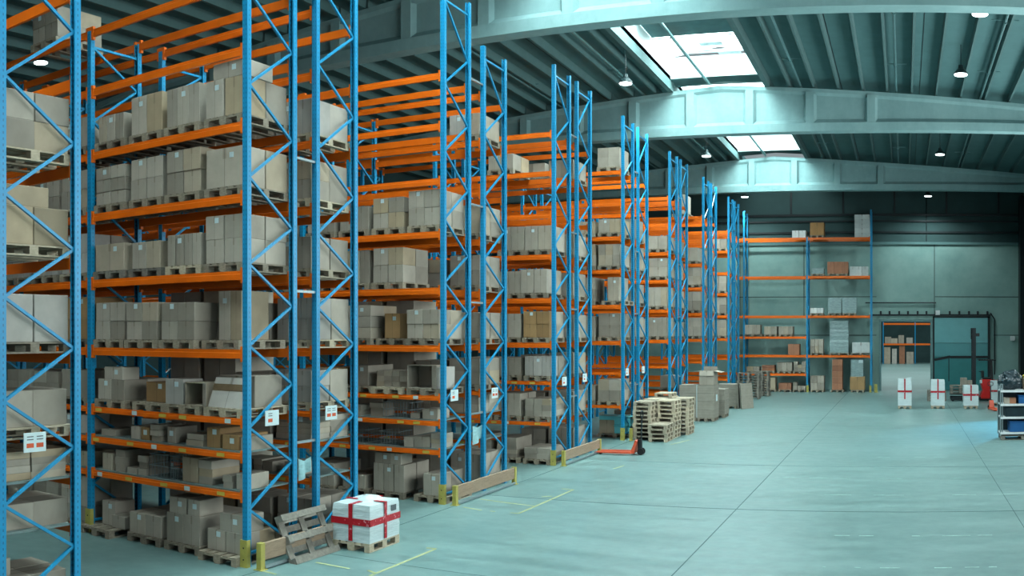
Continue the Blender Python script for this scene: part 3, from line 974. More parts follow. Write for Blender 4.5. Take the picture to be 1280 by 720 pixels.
# --- fifth row
load(4, 0, 8, 3, 2, 2, .66, dx=-.05)
load(4, 0, 6, 2, 2, 1, .40); load(4, 0, 6, 3, 2, 1, .46)
load(4, 0, 5, 2, 2, 2, .74); load(4, 0, 5, 3, 3, 2, .72)
load(4, 0, 4, 2, 3, 2, .80); load(4, 0, 4, 3, 1, 1, .80, w=.4, dx=.15); 
load(4, 0, 3, 2, 2, 1, .7); load(4, 0, 3, 3, 1, 2, .80)
load(4, 0, 1, 2, 1, 1, .5); load(4, 0, 1, 3, 2, 2, .72)
for lev, nx, nz, H in ((6, 2, 2, .66), (5, 2, 2, .76), (4, 3, 1, .66), (3, 2, 1, .7), (1, 2, 1, .5), (0, 2, 2, .7)):
    load(4, 1, lev, 3, nx, nz, H)
# --- sixth, seventh and eighth rows
load(5, 0, 6, 2, 2, 1, .62); load(5, 0, 6, 3, 2, 1, .52); load(5, 0, 5, 2, 2, 2, .7); load(5, 0, 5, 3, 1, 2, .74); load(5, 0, 4, 3, 3, 1, .76); load(5, 0, 3, 2, 2, 1, .7); load(5, 0, 3, 3, 2, 1, .76)
for lev, nx, nz, H in ((6, 2, 1, .5), (5, 2, 2, .7), (4, 2, 2, .7), (3, 2, 1, .6), (1, 2, 1, .5)):
    load(5, 1, lev, 3, nx, nz, H)
load(6, 0, 8, 2, 1, 1, .9, w=.5, dx=.3); load(6, 0, 6, 3, 2, 1, .62, dx=-.2); load(6, 0, 5, 3, 2, 2, .8); load(6, 0, 4, 3, 2, 2, .86); load(6, 0, 3, 3, 2, 2, .86)
for lev, nx, nz, H in ((6, 2, 1, .6), (5, 2, 2, .8), (4, 2, 2, .8), (3, 2, 2, .8)):
    load(6, 1, lev, 3, nx, nz, H)
load(7, 0, 7, 3, 2, 1, .5, m='palecarton'); load(7, 0, 5, 3, 2, 2, .8); load(7, 0, 4, 3, 2, 2, .85); load(7, 0, 3, 3, 2, 2, .85)
for lev in (3, 4, 5):
    load(7, 1, lev, 3, 2, 2, .8)

def open_carton(x, y, z, w, d, h, label, face='front', rz=0, m='carton', flaps=True, group=None):
    """a carton without its lid; face 'front' = open mouth to the camera side, 'top' = open at the top with raised flaps"""
    t = thing('open_carton', label, 'carton', (x, y, z), rz, group)
    th = .012
    if face == 'front':
        MB().box(-w / 2, w / 2, -d / 2, d / 2, 0, th).box(-w / 2, w / 2, -d / 2, d / 2, h - th, h).box(-w / 2, -w / 2 + th, -d / 2, d / 2, th, h - th).box(w / 2 - th, w / 2, -d / 2, d / 2, th, h - th).box(-w / 2 + th, w / 2 - th, d / 2 - th, d / 2, th, h - th).build('carton_body', M[m], t)
        if flaps:
            MB().prism([(w / 2, -d / 2), (w / 2 + .16, -d / 2 - .10), (w / 2 + .16, -d / 2 - .112), (w / 2, -d / 2 - .012)], 'z', 0, h).build('flap', M[m], t)
    else:
        MB().box(-w / 2, w / 2, -d / 2, d / 2, 0, th).box(-w / 2, -w / 2 + th, -d / 2, d / 2, th, h).box(w / 2 - th, w / 2, -d / 2, d / 2, th, h).box(-w / 2 + th, w / 2 - th, -d / 2, -d / 2 + th, th, h).box(-w / 2 + th, w / 2 - th, d / 2 - th, d / 2, th, h).build('carton_body', M[m], t)
        MB().prism([(w / 2 - .01, h), (w / 2 + .30, h - .06), (w / 2 + .30, h - .072), (w / 2 - .01, h - .012)], 'y', -d / 2, d / 2).build('flap', M[m], t)
        MB().prism([(-w / 2 + .01, h), (-w / 2 - .26, h - .04), (-w / 2 - .26, h - .052), (-w / 2 + .01, h - .012)], 'y', -d / 2, d / 2).build('flap', M[m], t)
        MB().prism([(-d / 2, h), (-d / 2 - .03, h - .2), (-d / 2 - .042, h - .2), (-d / 2 - .012, h)], 'x', -w / 2 + .02, w / 2 - .02).build('flap', M[m], t)
        MB().box(-w / 2 + .02, w / 2 - .02, d / 2 - .012, d / 2, h, h + .16).build('flap', M[m], t)
    return t
x, y, z = place(1, 0, 3, 2)
pal(x, y, z, 'wooden pallet under the open cartons on the third level of the second row', 'pallets in the racks', 'pallet')
carton(x - .22, y - .3, z + PH, .40, .5, .42, 'pale grey carton beside the open carton on the third level, second row', 'cartons stacked in the pallet racks', 'palecarton', .02, True, force=True)
open_carton(x + .24, y - .3, z + PH, .40, .5, .38, 'open-fronted carton lying on its side, third level of the second row')
x, y, z = place(1, 0, 3, 3)
pal(x, y, z, 'pale wooden pallet under the leaning cardboard on the third level of the second row', 'pallets in the racks', 'palletnew')
t = thing('cardboard_sheet', 'pale cardboard sheet leaning on a carton, third level of the second row', 'cardboard sheet', (x + .0, y - .42, z + PH), 0)
MB().prism([(-.12, .004), (.08, .47), (.092, .465), (-.105, .0)], 'x', -.36, .36).build('sheet', M['palecarton'], t)
MB().prism([(-.012, .262), (.036, .368), (.0335, .3692), (-.0145, .2632)], 'x', -.36, .36).build('printed_band', M['cardin'], t)
carton(x, y + .1, z + PH, .76, .7, .5, 'grey-brown carton behind the leaning cardboard sheet, third level, second row', 'cartons stacked in the pallet racks', 'carton', 0, False, force=True)
x, y, z = place(2, 0, 3, 3)
pal(x, y, z, 'wooden pallet under the open carton on the third level of the third row', 'pallets in the racks', 'pallet')
open_carton(x - .1, y - .3, z + PH, .62, .5, .50, 'open-fronted carton on the third level of the third row', m='carton')
carton(x + .32, y - .2, z + PH, .14, .7, .46, 'narrow pale carton beside the open carton, third level, third row', 'cartons stacked in the pallet racks', 'palecarton', force=True)

# wire baskets and crates on the low shelves
def wire_basket(x, y, z, w, d, h, label):
    t = thing('wire_basket', label, 'wire basket', (x, y, z), 0, 'wire baskets on the low shelves')
    a = MB()
    n = max(5, int(w / .07))
    for i in range(n + 1):
        X = -w / 2 + w * i / n
        for Y in (-d / 2, d / 2):
            a.bar((X, Y, .008), (X, Y, h - .008), .006, .006)
    for i in range(6):
        Y = -d / 2 + d * i / 5
        for X in (-w / 2, w / 2):
            a.bar((X, Y, .008), (X, Y, h - .008), .006, .006)
    a.build('wire_mesh', M['zinc'], t)
    b = MB()
    for z_ in (.008, h / 2, h - .008):
        for Y in (-d / 2, d / 2): b.bar((-w / 2, Y, z_), (w / 2, Y, z_), .012, .012)
        for X in (-w / 2, w / 2): b.bar((X, -d / 2, z_), (X, d / 2, z_), .012, .012)
    b.build('rim', M['zinc'], t)
    MB().box(-w / 2, w / 2, -d / 2, d / 2, .001, .006).build('base', M['deck'], t)
def shelfpt(r, ab, lev, fr, dy=.4):
    X, y, z = place(r, ab, lev, 3, 0)
    return XE - .1 - (BAY - .2) * (1 - fr), y - FD / 2 + dy, z
for r, lev, fr, w_, h_, lb in ((1, 1, .45, .50, .40, 'wire basket between carton piles on the first shelf, second row'), (1, 1, .55, .26, .40, 'narrow wire rack of files on the first shelf, second row'), (2, 2, .68, .66, .34, 'dark wire basket on the second shelf of the third row'),
                           (2, 1, .35, .7, .30, 'long wire basket on the first shelf of the third row'), (2, 1, .62, .50, .30, 'short wire basket on the first shelf of the third row')):
    x, y, z = shelfpt(r, 0, lev, fr)
    wire_basket(x, y, z, w_, .6, h_, lb)
x, y, z = shelfpt(2, 0, 1, .14)
t = thing('crate', 'turquoise plastic crate on the first shelf of the third row', 'crate', (x, y, z))
MB().box(-.34, .34, -.25, .25, 0, .02).box(-.34, -.325, -.25, .25, .02, .2).box(.325, .34, -.25, .25, .02, .2).box(-.325, .325, -.25, -.235, .02, .2).box(-.325, .325, .235, .25, .02, .2).build('crate_body', M['tote'], t)
rb = MB()
for i in range(7): rb.box(-.32 + i * .1, -.29 + i * .1, -.262, -.25, .02, .2)
rb.box(-.35, .35, -.265, .265, .18, .2).build('crate_ribs', M['tote'], t)
x, y, z = shelfpt(2, 0, 1, .98, .16)
for k in range(5):
    o = MB().box(-.06, .06, -.05, .05, 0, .12).build('drink_pack', M['purple'], None, (x - .68 + k * .14, y, z), bevel=.012)
    tag(o, 'small purple printed pack, %s from left on the first shelf of the third row' % ORD[k + 1], 'pack', 'purple packs on the shelf')

# emit cartons and pallets: the largest in view are objects of their own
CART.sort(key=lambda c: -c['s'])
for i, c in enumerate(CART[:300]):
    o = put('carton', carton_me(c['w'], c['d'], c['h'], c['m']), None, (c['x'], c['y'], c['z']), (0, 0, c['rz']))
    tag(o, c['label'], 'carton', c['group'])
    if c['lab']:
        put('shipping_label', LABME, o, ((c['w'] / 2 - .09) * .5, -c['d'] / 2 - .003, c['h'] * (.80 if c['h'] > .3 else .6)))
rest = CART[300:]
mm = MB()
for c in rest:
    mm.cbox((c['x'], c['y'], c['z'] + c['h'] / 2), (c['w'], c['d'], c['h']), c['rz'])
o = mm.build('cartons', M['cartonmass'])
tag(o, 'many more grey-brown cartons deep in the racks and on the far rows', 'cartons', 'cartons stacked in the pallet racks', 'stuff')
print('CARTONS', len(CART), 'PALLETS', len(PAL))

def emit_pallets():
    PAL.sort(key=lambda c: -c['s'])
    for c in PAL[:300]:
        o = put('pallet', pallet_me(c['kind'], c['w'], c['d']), None, (c['x'], c['y'], c['z']), (0, 0, c['rz']))
        tag(o, c['label'], 'pallet', c['group'])
    if PAL[300:]:
        mb = MB()
        for c in PAL[300:]: pallet_mb(c['w'], c['d'], mb, c['x'], c['y'], c['z'], c['rz'])
        tag(mb.build('pallets', M['palletmass']), 'more wooden pallets deep in the racks', 'pallets', 'pallets in the racks', 'stuff')

# ------------------------------------------------------------------ signs and sheets on the rack ends
def rack_sign(y, z, label, n=2, w_=.34, h_=.24):
    t = thing('rack_sign', label, 'sign', (XE + .075, y, z), 0, 'white signs on the rack ends')
    MB().box(-.006, .006, -w_ / 2, w_ / 2, -h_ / 2, h_ / 2).build('sign_plate', M['paper'], t)
    s = MB()
    for k in range(n):
        yc = (k - .5) * .15 if n == 2 else -.05
        MB().box(.006, .008, yc - .055, yc + .055, -.065, -.01).build('orange_square', M['signorange'], t)
    for k in range(n):
        yc = (k - .5) * .15 if n == 2 else -.05
        for q in range(2): MB().box(.006, .008, yc - .05, yc + .05, .03 + q * .035, .042 + q * .035).build('small_print', M['ink'], t)
    MB().box(-.05, -.006, -.02, .02, -.02, .02).build('clip', M['zinc'], t)
def sign_at(px, py, row, ab, n):
    Y = XE + .075
    yy = (XE + .075) / math.tan(az(px))
    rack_sign(yy, height(py, XE, yy), 'white sign with %s on the %s row %s rack end' % ('two orange squares' if n == 2 else 'one orange square', ROWN[row], 'camera-side' if ab == 0 else 'far-side'), n)
sign_at(43.5, 552, 0, 1, 2); sign_at(340, 522, 1, 0, 1); sign_at(414, 515.5, 1, 1, 2); sign_at(568, 494, 2, 0, 1); sign_at(618.5, 491, 2, 1, 2)
sign_at(705.5, 476.5, 3, 0, 1); sign_at(731, 472, 3, 1, 1); sign_at(784, 465, 4, 0, 1); sign_at(804, 462, 4, 1, 1)
for px0, px1, py0, py1, lb in ((372, 388, 572, 595, 'pale plastic sheet slung between the posts of the second row'), (590, 605, 531, 551, 'pale blue sheet hanging between the posts of the third row')):
    ya, yb_ = XE / math.tan(az(px0)), XE / math.tan(az(px1))
    zt, zb_ = height(py0, XE, (ya + yb_) / 2), height(py1, XE, (ya + yb_) / 2)
    mb = MB()
    n = 10
    for k in range(n + 1):
        u = k / n
        yy = ya + (yb_ - ya) * u
        sag = .05 * math.sin(PI * u)
        bow = .03 * math.sin(2 * PI * u)
        mb.v += [(XE + .01 + bow, yy, zt - sag), (XE + .016 + bow, yy, zt - sag), (XE + .016 + bow * 2, yy, zb_ + .06 * (u - .5) * 2), (XE + .01 + bow * 2, yy, zb_ + .06 * (u - .5) * 2)]
    for k in range(n):
        b = k * 4
        mb.f += [(b + i, b + (i + 1) % 4, b + 4 + (i + 1) % 4, b + 4 + i) for i in range(4)]
    mb.f += [(0, 1, 2, 3), (n * 4 + 3, n * 4 + 2, n * 4 + 1, n * 4)]
    tag(mb.build('plastic_sheet', M['plasticsheet'], smooth=False), lb, 'sheet')

# ================================================================== BACK WALL RACK
BX = [at_y(1089, 57.9), at_y(1009.5, 57.9), at_y(930.6, 57.9)]
BY = 57.6
bb = BX[0] - BX[1]
br = thing('pallet_rack', 'blue and orange pallet rack standing against the far wall beside the doorway', 'pallet rack', (BX[0], BY, 0), 0, None)
for b, h in ((0, 11.2), (1, 9.55), (2, 11.2), (3, 11.2)):
    fr = put('upright_frame', brace_mesh(h, FD, False), br, (-b * bb, 0, 0))
    put('post', post(h), fr, (0, 0, 0)); put('post', post(h), fr, (0, FD, 0), (0, 0, PI))
BL = {0: [2.2, 4.64, 7.07, 9.44], 1: [1.07, 2.2, 3.35, 4.64, 7.07, 9.44], 2: [1.07, 2.2, 3.35, 4.64, 7.07, 9.44]}
for b in BL:
    for z in BL[b]:
        me = beam_mesh(bb, .14)
        put('beam', me, br, (-(b + 1) * bb, -.012, z)); put('beam', me, br, (-b * bb, FD + .012, z), (0, 0, PI))
for x, lb in ((1009.5, 'yellow steel shoe on the middle post of the far wall rack'), (1088, 'yellow steel shoe on the last post of the far wall rack')):
    shoe(at_y(x, BY), BY, lb)
gy = thing('rack_end_guard', 'yellow bollard beside the far wall rack end', 'guard post', (BX[0] + .3, BY, 0))
MB().box(-.09, .09, -.09, .09, 0, .5).box(-.15, .15, -.15, .15, 0, .012).build('guard_post', M['yellow'], gy, bevel=.01)

GB = 'goods on the far wall rack'
def bitem(kind, x0, x1, y0, y1, zlev, label, m='carton', nx=1, nz=1, pallet=True, vary=False):
    """goods between photo columns x0..x1, rows y0..y1, on level height zlev of the far rack"""
    X0, X1 = at_y(x0, BY), at_y(x1, BY)
    zb_ = (zlev + .07) if zlev > 0 else 0
    xc, wd = (X0 + X1) / 2, X1 - X0
    ztop = height(y0, xc, BY)
    if pallet:
        o = put('pallet', pallet_me('pallet', .8 if wd < .95 else 1.2, 1.2), None, (xc, BY + .55, zb_))
        tag(o, 'pallet under %s' % label, 'pallet', 'pallets on the far wall rack')
        zb_ += PH
    H = max(.12, ztop - zb_)
    rd = random.Random(int(x0 * 3 + y0))
    if kind == 'carton':
        for k in range(nz):
            for q in range(nx):
                if vary and k == nz - 1 and rd.random() < .45 and nz > 1: continue
                o = put('carton', carton_me(wd / nx - .01, .8, H / nz - .004, m), None, (X0 + wd / nx * (q + .5), BY + .45, zb_ + k * H / nz), (0, 0, rd.uniform(-.02, .02)))
                tag(o, '%s%s' % (' '.join(a for a in ((LW[nz][k] if nz > 1 else ''), (CW[nx][q] if nx > 1 else ''), 'of the' if nx * nz > 1 else '') if a) + ' ', label), 'carton', GB)
    elif kind == 'wrap':
        t = thing('wrapped_load', label, 'wrapped load', (xc, BY + .5, zb_), 0, GB)
        n = max(1, nz)
        for k in range(n):
            MB().box(-wd / 2 + .03, wd / 2 - .03, -.4, .4, k * H / n, (k + 1) * H / n - .02).build('wrapped_layer', M['palecarton'], t)
        mb = MB()
        zs = [H * i / (3 * n) for i in range(3 * n + 1)]
        rd2 = random.Random(5)
        for z in zs:
            e = rd2.uniform(0, .03)
            for a, c in ((-1, -1), (1, -1), (1, 1), (-1, 1)):
                mb.v.append((a * (wd / 2 + e), c * (.43 + e), z))
        for k in range(len(zs) - 1):
            mb.f += [(k * 4 + i, k * 4 + (i + 1) % 4, k * 4 + 4 + (i + 1) % 4, k * 4 + 4 + i) for i in range(4)]
        mb.f.append(tuple((len(zs) - 1) * 4 + i for i in range(4)))
        mb.build('stretch_film', M['film'], t)
    return xc, zb_, H

bitem('carton', 990, 1007, 288, 297, 9.44, 'white carton pile on the top level, far wall rack', 'whitecarton', 2, 1, False)
bitem('carton', 994, 1003, 286, 290, 9.44 + .42, 'small white carton crowning the pile on the top level, far wall rack', 'whitecarton', 1, 1, False) if False else None
bitem('carton', 1012.5, 1030, 278, 296, 9.44, 'brown carton alone on the top level, far wall rack', 'kraft', 1, 1)
bitem('carton', 1068, 1087, 268, 296, 9.44, 'pale blue-white stack on the top level, far wall rack', 'whitecarton', 1, 5, False)
bitem('wrap', 1015, 1029, 335, 345, 7.07, 'small film-wrapped bundle on the second level from top, far wall rack')
bitem('carton', 1034, 1060, 327, 346, 7.07, 'dark brown load on the second level from top, far wall rack', 'redcarton', 3, 1)
bitem('carton', 1062, 1085, 333, 346, 7.07, 'white printed load on the second level from top, far wall rack', 'whitecarton', 3, 1, False)
bitem('carton', 1012.5, 1029, 385, 395, 4.64, 'low white load on the middle level, far wall rack', 'whitecarton', 2, 1, True)
bitem('wrap', 1035.5, 1051, 372, 395, 4.64, 'left film-wrapped load on the middle level, far wall rack')
bitem('wrap', 1053, 1070, 372, 395, 4.64, 'right film-wrapped load on the middle level, far wall rack')
bitem('carton', 1013, 1029, 424, 443, 2.2, 'brown load on the low level, far wall rack', 'carton', 3, 2)
bitem('wrap', 1037.5, 1060, 401, 444, 2.2, 'tall film-wrapped pillar on the low level, far wall rack', nz=5)
bitem('carton', 1065, 1087, 428, 443, 2.2, 'white printed carton on the low level, far wall rack', 'whitecarton', 1, 1)
bitem('carton', 1013, 1030, 470, 490, 0, 'stepped brown load on the floor under the far wall rack', 'carton', 2, 2)
bitem('carton', 1040, 1053, 449, 490, 0, 'tall brown column on the floor under the far wall rack', 'redcarton', 1, 5)
bitem('carton', 1062.5, 1081, 471, 490, 0, 'big tan carton on the floor under the far wall rack', 'kraft', 1, 1)
bx_ = MB()
X0, X1 = at_y(1062.5, BY), at_y(1080, BY)
t = thing('plastic_cage', 'clear film-wrapped stack standing on the big tan carton by the far wall', 'wrapped load', ((X0 + X1) / 2, BY + .45, height(471, (X0 + X1) / 2, BY) + .002))
MB().box(-.38, .38, -.35, .35, 0, 1.05).build('stretch_film', M['film'], t)
MB().box(.1, .36, -.37, -.352, .85, 1.03).build('shipping_label', M['paper'], t)
bitem('carton', 931, 950, 406, 420, 3.35, 'brown load on the mid level left, far wall rack', 'carton', 2, 1)
bitem('carton', 955, 971, 408, 420, 3.35, 'taped brown load on the mid level centre, far wall rack', 'carton', 2, 1)
bitem('carton', 973, 991, 408, 420, 3.35, 'brown load on the mid level right, far wall rack', 'carton', 3, 1)
bitem('carton', 985, 999, 430, 444, 2.2, 'dark crate on the low level, far wall rack left bay', 'redcarton', 1, 1, False)
bitem('carton', 933, 949, 453, 467, 1.07, 'brown load on the lowest level left, far wall rack', 'carton', 2, 2, vary=True)
bitem('carton', 952, 968, 453, 467, 1.07, 'reddish load on the lowest level second from left, far wall rack', 'redcarton', 2, 3, vary=True)
bitem('carton', 971, 990, 453, 467, 1.07, 'brown load on the lowest level third from left, far wall rack', 'carton', 3, 1)
bitem('carton', 992, 1007, 452, 467, 1.07, 'grey load on the lowest level right, far wall rack', 'carton', 3, 3, vary=True)
bitem('carton', 955, 969, 472, 490, 0, 'pale load on the floor left, far wall rack', 'palecarton', 1, 1)
bitem('carton', 973, 989, 479, 490, 0, 'reddish load on the floor centre, far wall rack', 'redcarton', 3, 1)
bitem('carton', 991, 1007, 478, 490, 0, 'grey load on the floor right, far wall rack', 'carton', 3, 2, vary=True)

# rack of the neighbouring hall
NY = 112.0
NX = [at_y(1104, NY), at_y(1144, NY)]
nb = NX[1] - NX[0]
nr = thing('pallet_rack', 'distant pallet rack seen through the far doorway', 'pallet rack', (NX[1] + nb, NY, 0))
for b in range(3):
    fr = put('upright_frame', brace_mesh(5.2, FD, False), nr, (-b * nb, 0, 0))
    put('post', post(5.2), fr, (0, 0, 0)); put('post', post(5.2), fr, (0, FD, 0), (0, 0, PI))
for b in range(2):
    for z in (2.32, 4.75):
        me = beam_mesh(nb, .2)
        put('beam', me, nr, (-(b + 1) * nb, -.012, z)); put('beam', me, nr, (-b * nb, FD + .012, z), (0, 0, PI))
k = 0
for x0, x1, yt, z, m_ in ((1106, 1114, 421, 2.42, 'carton'), (1114, 1122, 423, 2.42, 'carton'), (1123, 1130, 419, 2.42, 'carton'), (1133, 1141, 422, 2.42, 'palecarton'),
                      (1105, 1113, 434, 0, 'carton'), (1115, 1121, 436, 0, 'palecarton'), (1124, 1131, 432, 0, 'redcarton'), (1133, 1142, 440, 0, 'carton')):
    X0, X1 = at_y(x0, NY), at_y(x1, NY)
    H = HC + (PY0 - yt) / F * NY - z
    k += 1
    o = put('carton', carton_me(X1 - X0, .9, H, m_), None, ((X0 + X1) / 2, NY + .55, z))
    tag(o, '%s carton load, %s from left on the %s of the distant doorway rack' % (COLW[m_], ORD[(k - 1) % 4 + 1], 'shelf' if z else 'floor'), 'carton', 'goods in the neighbouring hall')

# ================================================================== LAMPS
def lamp(x, y, z, zr, label):
    t = thing('high_bay_lamp', label, 'ceiling lamp', (x, y, z), 0, 'high bay lamps under the roof')
    MB().lathe((0, 0, 0), [(.24, 0.0), (.25, .02), (.17, .12), (.09, .2), (.08, .3), (.02, .34)], 20).build('lamp_shade', M['lampshell'], t, smooth=False)
    MB().lathe((0, 0, 0), [(.22, -.03), (.225, -.004)], 20).build('lamp_lens', M['lampglow'], t)
    MB().tube((0, 0, .33), (0, 0, zr - z), .012, 6).build('cord', M['dark'], t)
    l = bpy.data.lights.new('lamp_light', 'SPOT')
    l.energy = 1100; l.spot_size = 2.6; l.spot_blend = .6; l.shadow_soft_size = .2; l.color = (.85, 1, 1)
    lo = bpy.data.objects.new('lamp_light', l)
    lo.parent = t; lo.location = (0, 0, -.08)
    COL.objects.link(lo)
for x, y, d_, lb in ((1201, 93, 31.9, 'high bay lamp on a cord before the second concrete girder on the right'), (1225, 17, 25.9, 'high bay lamp nearest the camera at the upper right'), (1175, 193, 46.0, 'high bay lamp before the third concrete girder on the right'),
                   (1160, 245, 57.0, 'high bay lamp close to the far wall'), (782, 104, 33.0, 'high bay lamp left of the ridge skylight'), (883, 195, 46.6, 'high bay lamp left of the farther skylight'), (931, 246, 57.5, 'small high bay lamp above the far wall rack'), (51, 78, 30.0, 'high bay lamp glimpsed through the leftmost rack')):
    X, Y = d_ * math.sin(az(x)), d_ * math.cos(az(x))
    z = height(y, X, Y)
    lamp(X, Y, z, zroof(X) + RS - .02, lb)

# ================================================================== FLOOR OBJECTS
def wrapped_block(name, label, cx, cy, w_, d_, z0, z1, cat, group, slump=.0, tear=0, band=.055, hband=.45, lift=0, front_only=False):
    """white-wrapped stack on a pallet with crossed red tape"""
    t = thing(name, label, cat, (cx, cy, z0), 0, group)
    H = z1 - z0
    rd = random.Random(int(cx * 100))
    mb = MB()
    nz, n = 9, 28
    rings = []
    for k in range(nz + 1):
        z = H * k / nz
        ring = []
        for i in range(n):
            u = i / n * 4
            s, f = int(u), u - int(u)
            cn = [(-1, -1), (1, -1), (1, 1), (-1, 1)]
            a, b = cn[s], cn[(s + 1) % 4]
            x = (a[0] + (b[0] - a[0]) * f) * w_ / 2
            y = (a[1] + (b[1] - a[1]) * f) * d_ / 2
            e = 1 + rd.uniform(-.008, .008) + (.012 if k in (3, 6) else 0) - (.03 if k == nz else 0)
            ring.append((x * e, y * e, z + rd.uniform(-.006, .006) * (k not in (0,))))
        rings.append(ring)
        mb.v += ring
    for k in range(nz):
        for i in range(n):
            j = (i + 1) % n
            mb.f.append((k * n + i, k * n + j, (k + 1) * n + j, (k + 1) * n + i))
    mb.f.append(tuple(nz * n + i for i in range(n)))
    mb.f.append(tuple(n - 1 - i for i in range(n)))
    wr = mb.build('white_wrapping', M['wrapwhite'], t)
    if slump:
        m2 = MB()
        sx, sy = w_ * .36, d_ * .36
        pts = 14
        m2.v.append((.0, d_ * .12, H + slump))
        for rr_, hh in ((.5, .75), (1.0, .0)):
            for i in range(pts):
                a = 2 * PI * i / pts
                m2.v.append((sx * rr_ * math.cos(a), d_ * .12 + sy * rr_ * math.sin(a), H - .012 + slump * hh * (1 + .25 * math.sin(3 * a))))
        for i in range(pts):
            j = (i + 1) % pts
            m2.f += [(0, 1 + i, 1 + j), (1 + i, 1 + pts + i, 1 + pts + j, 1 + j)]
        m2.f.append(tuple(1 + pts + pts - 1 - i for i in range(pts)))
        m2.build('gathered_top', M['wrapwhite'], wr)
    if tear:
        MB().prism([(-w_ / 2, H - .02), (w_ / 2, H - .02), (w_ / 2, H + tear), (w_ * .3, H + tear * .8), (0, H + .03), (-w_ / 2, H + .02)], 'y', -d_ / 2 + .01, -d_ / 2 + .03).build('loose_flap', M['wrapwhite'], wr)
    e = .018
    r = MB()
    hz = H * (1 - hband)
    r.box(-w_ / 2 - e, w_ / 2 + e, -d_ / 2 - e, -d_ / 2 - e + .006, hz - band, hz + band).box(-w_ / 2 - e, w_ / 2 + e, d_ / 2 + e - .006, d_ / 2 + e, hz - band, hz + band)
    r.box(-w_ / 2 - e, -w_ / 2 - e + .006, -d_ / 2 - e, d_ / 2 + e, hz - band, hz + band).box(w_ / 2 + e - .006, w_ / 2 + e, -d_ / 2 - e, d_ / 2 + e, hz - band, hz + band)
    r.build('tape_around', M['redtape'], t)
    v = MB()
    b2 = band * .7
    zl = .02 if not front_only else H * .25
    v.box(-b2, b2, -d_ / 2 - e - .004, -d_ / 2 - e + .002, zl, H + .012).box(-b2, b2, d_ / 2 + e - .002, d_ / 2 + e + .004, .02, H + .012).box(-b2, b2, -d_ / 2 - e - .004, d_ / 2 + e + .004, H + .008, H + .014)
    v.build('tape_over_length', M['redtape'], t)
    if not front_only:
        v = MB()
        v.box(w_ / 2 + e - .002, w_ / 2 + e + .004, -b2, b2, .02, H + .012).box(-w_ / 2 - e - .004, -w_ / 2 - e + .002, -b2, b2, .02, H + .012).box(-w_ / 2 - e - .004, w_ / 2 + e + .004, -b2, b2, H + .012, H + .018)
        v.build('tape_over_width', M['redtape'], t)
        MB().box(w_ / 2 + .014, w_ / 2 + .022, d_ * .2, d_ * .36, H * .72, H * .88).build('shipping_label', M['ink'], t)
    return t
GW = 'white wrapped stacks with red tape'
pal(-8.66, 13.47, 0, 'wooden pallet under the large white wrapped block in the foreground', 'pallets on the floor', 'palletnew', 0, .74, .96, force=True)
wrapped_block('wrapped_block', 'large white wrapped block crossed with red tape in the foreground', -8.66, 13.47, .74, .94, PH, .76, 'wrapped block', None, slump=.09)
for (x, yb_, wpx, hpx, lb, tear) in ((1131, 511, 17, 37, 'white wrapped stack with torn top before the doorway', .10), (1172.5, 511, 17, 36, 'white wrapped stack before the edge of the sliding door', 0), (1214, 511, 18.5, 29, 'shorter white wrapped stack before the black lift mast', 0), (1248, 507, 17, 31, 'white wrapped stack half hidden by the shelf trolley', 0)):
    X, Y = floor_pt(x, yb_)
    wd = wpx / F * Y
    pal(X, Y + .45, 0, 'pallet under the %s' % lb, 'pallets on the floor', 'palletnew', 0, .64, .8, force=True)
    wrapped_block('wrapped_stack', lb, X, Y + .45, wd, .78, PH, hpx / F * Y, 'wrapped stack', GW, tear=tear, band=.045, hband=.46, front_only=True)

# leaning pallet
PAL.append(dict(x=0, y=0, z=0, label='', group='', kind='palletold', rz=0, w=.8, d=1.2, s=-1)); PAL.pop()
lp = put('pallet', pallet_me('palletold'), None, (-8.96, 12.30, .372), (0, math.radians(-114), math.radians(0)))
tag(lp, 'old grey pallet leaning on edge against the end guard in the foreground', 'pallet')

# pallet jacks
def pallet_jack(x, y, rz, label, s=1.0, m='jack', htilt=0):
    W = .19 * s
    t = thing('pallet_jack', label, 'pallet jack', (x, y, 0), rz)
    for sy in (-W, W):
        MB().prism([(-1.15, .05), (-1.05, .085), (0, .10), (0, .045), (-1.05, .045)], 'y', sy - .08, sy + .08).build('fork', M[m], t)
        MB().tube((-.95, sy - .06, .042), (-.95, sy + .06, .042), .04, 12).build('load_roller', M['rubber'], t)
    MB().prism([(0, .045), (.07, .045), (.16, .42), (.11, .44), (-.02, .12)], 'y', -W * 1.05, W * 1.05).build('frame', M[m], t)
    MB().box(.16, .27, -.06, .06, .14, .46).tube((.21, 0, .14), (.21, 0, .40), .07, 12).build('pump', M['dark'], t)
    for sy in (-.09, .09):
        MB().tube((.25, sy - .03, .1), (.25, sy + .03, .1), .1, 16).build('steer_wheel', M['rubber'], t)
    MB().tube((.25, 0, .4), (.27 + htilt, 0, 1.1), .024, 10).build('shaft', M['dark'], t)
    hb = MB()
    e = Vector((.27 + htilt, 0, 1.1))
    pts = [(0, -.0, 0), (0, -.12, .04), (0, -.13, .16), (0, -.05, .20), (0, .05, .20), (0, .13, .16), (0, .12, .04), (0, 0, 0)]
    for a, b in zip(pts, pts[1:]): hb.tube(e + Vector(a), e + Vector(b), .016, 8)
    hb.build('handle', M['dark'], t)
    return t
X, Y = floor_pt(789, 569)
pallet_jack(X, Y + .2, .02, 'red-orange pallet jack standing beside the end of the fourth rack row')
X, Y = floor_pt(1240, 512)
pallet_jack(X, Y, math.radians(100), 'small orange pallet jack with forks toward the camera by the shelf trolley', .55)

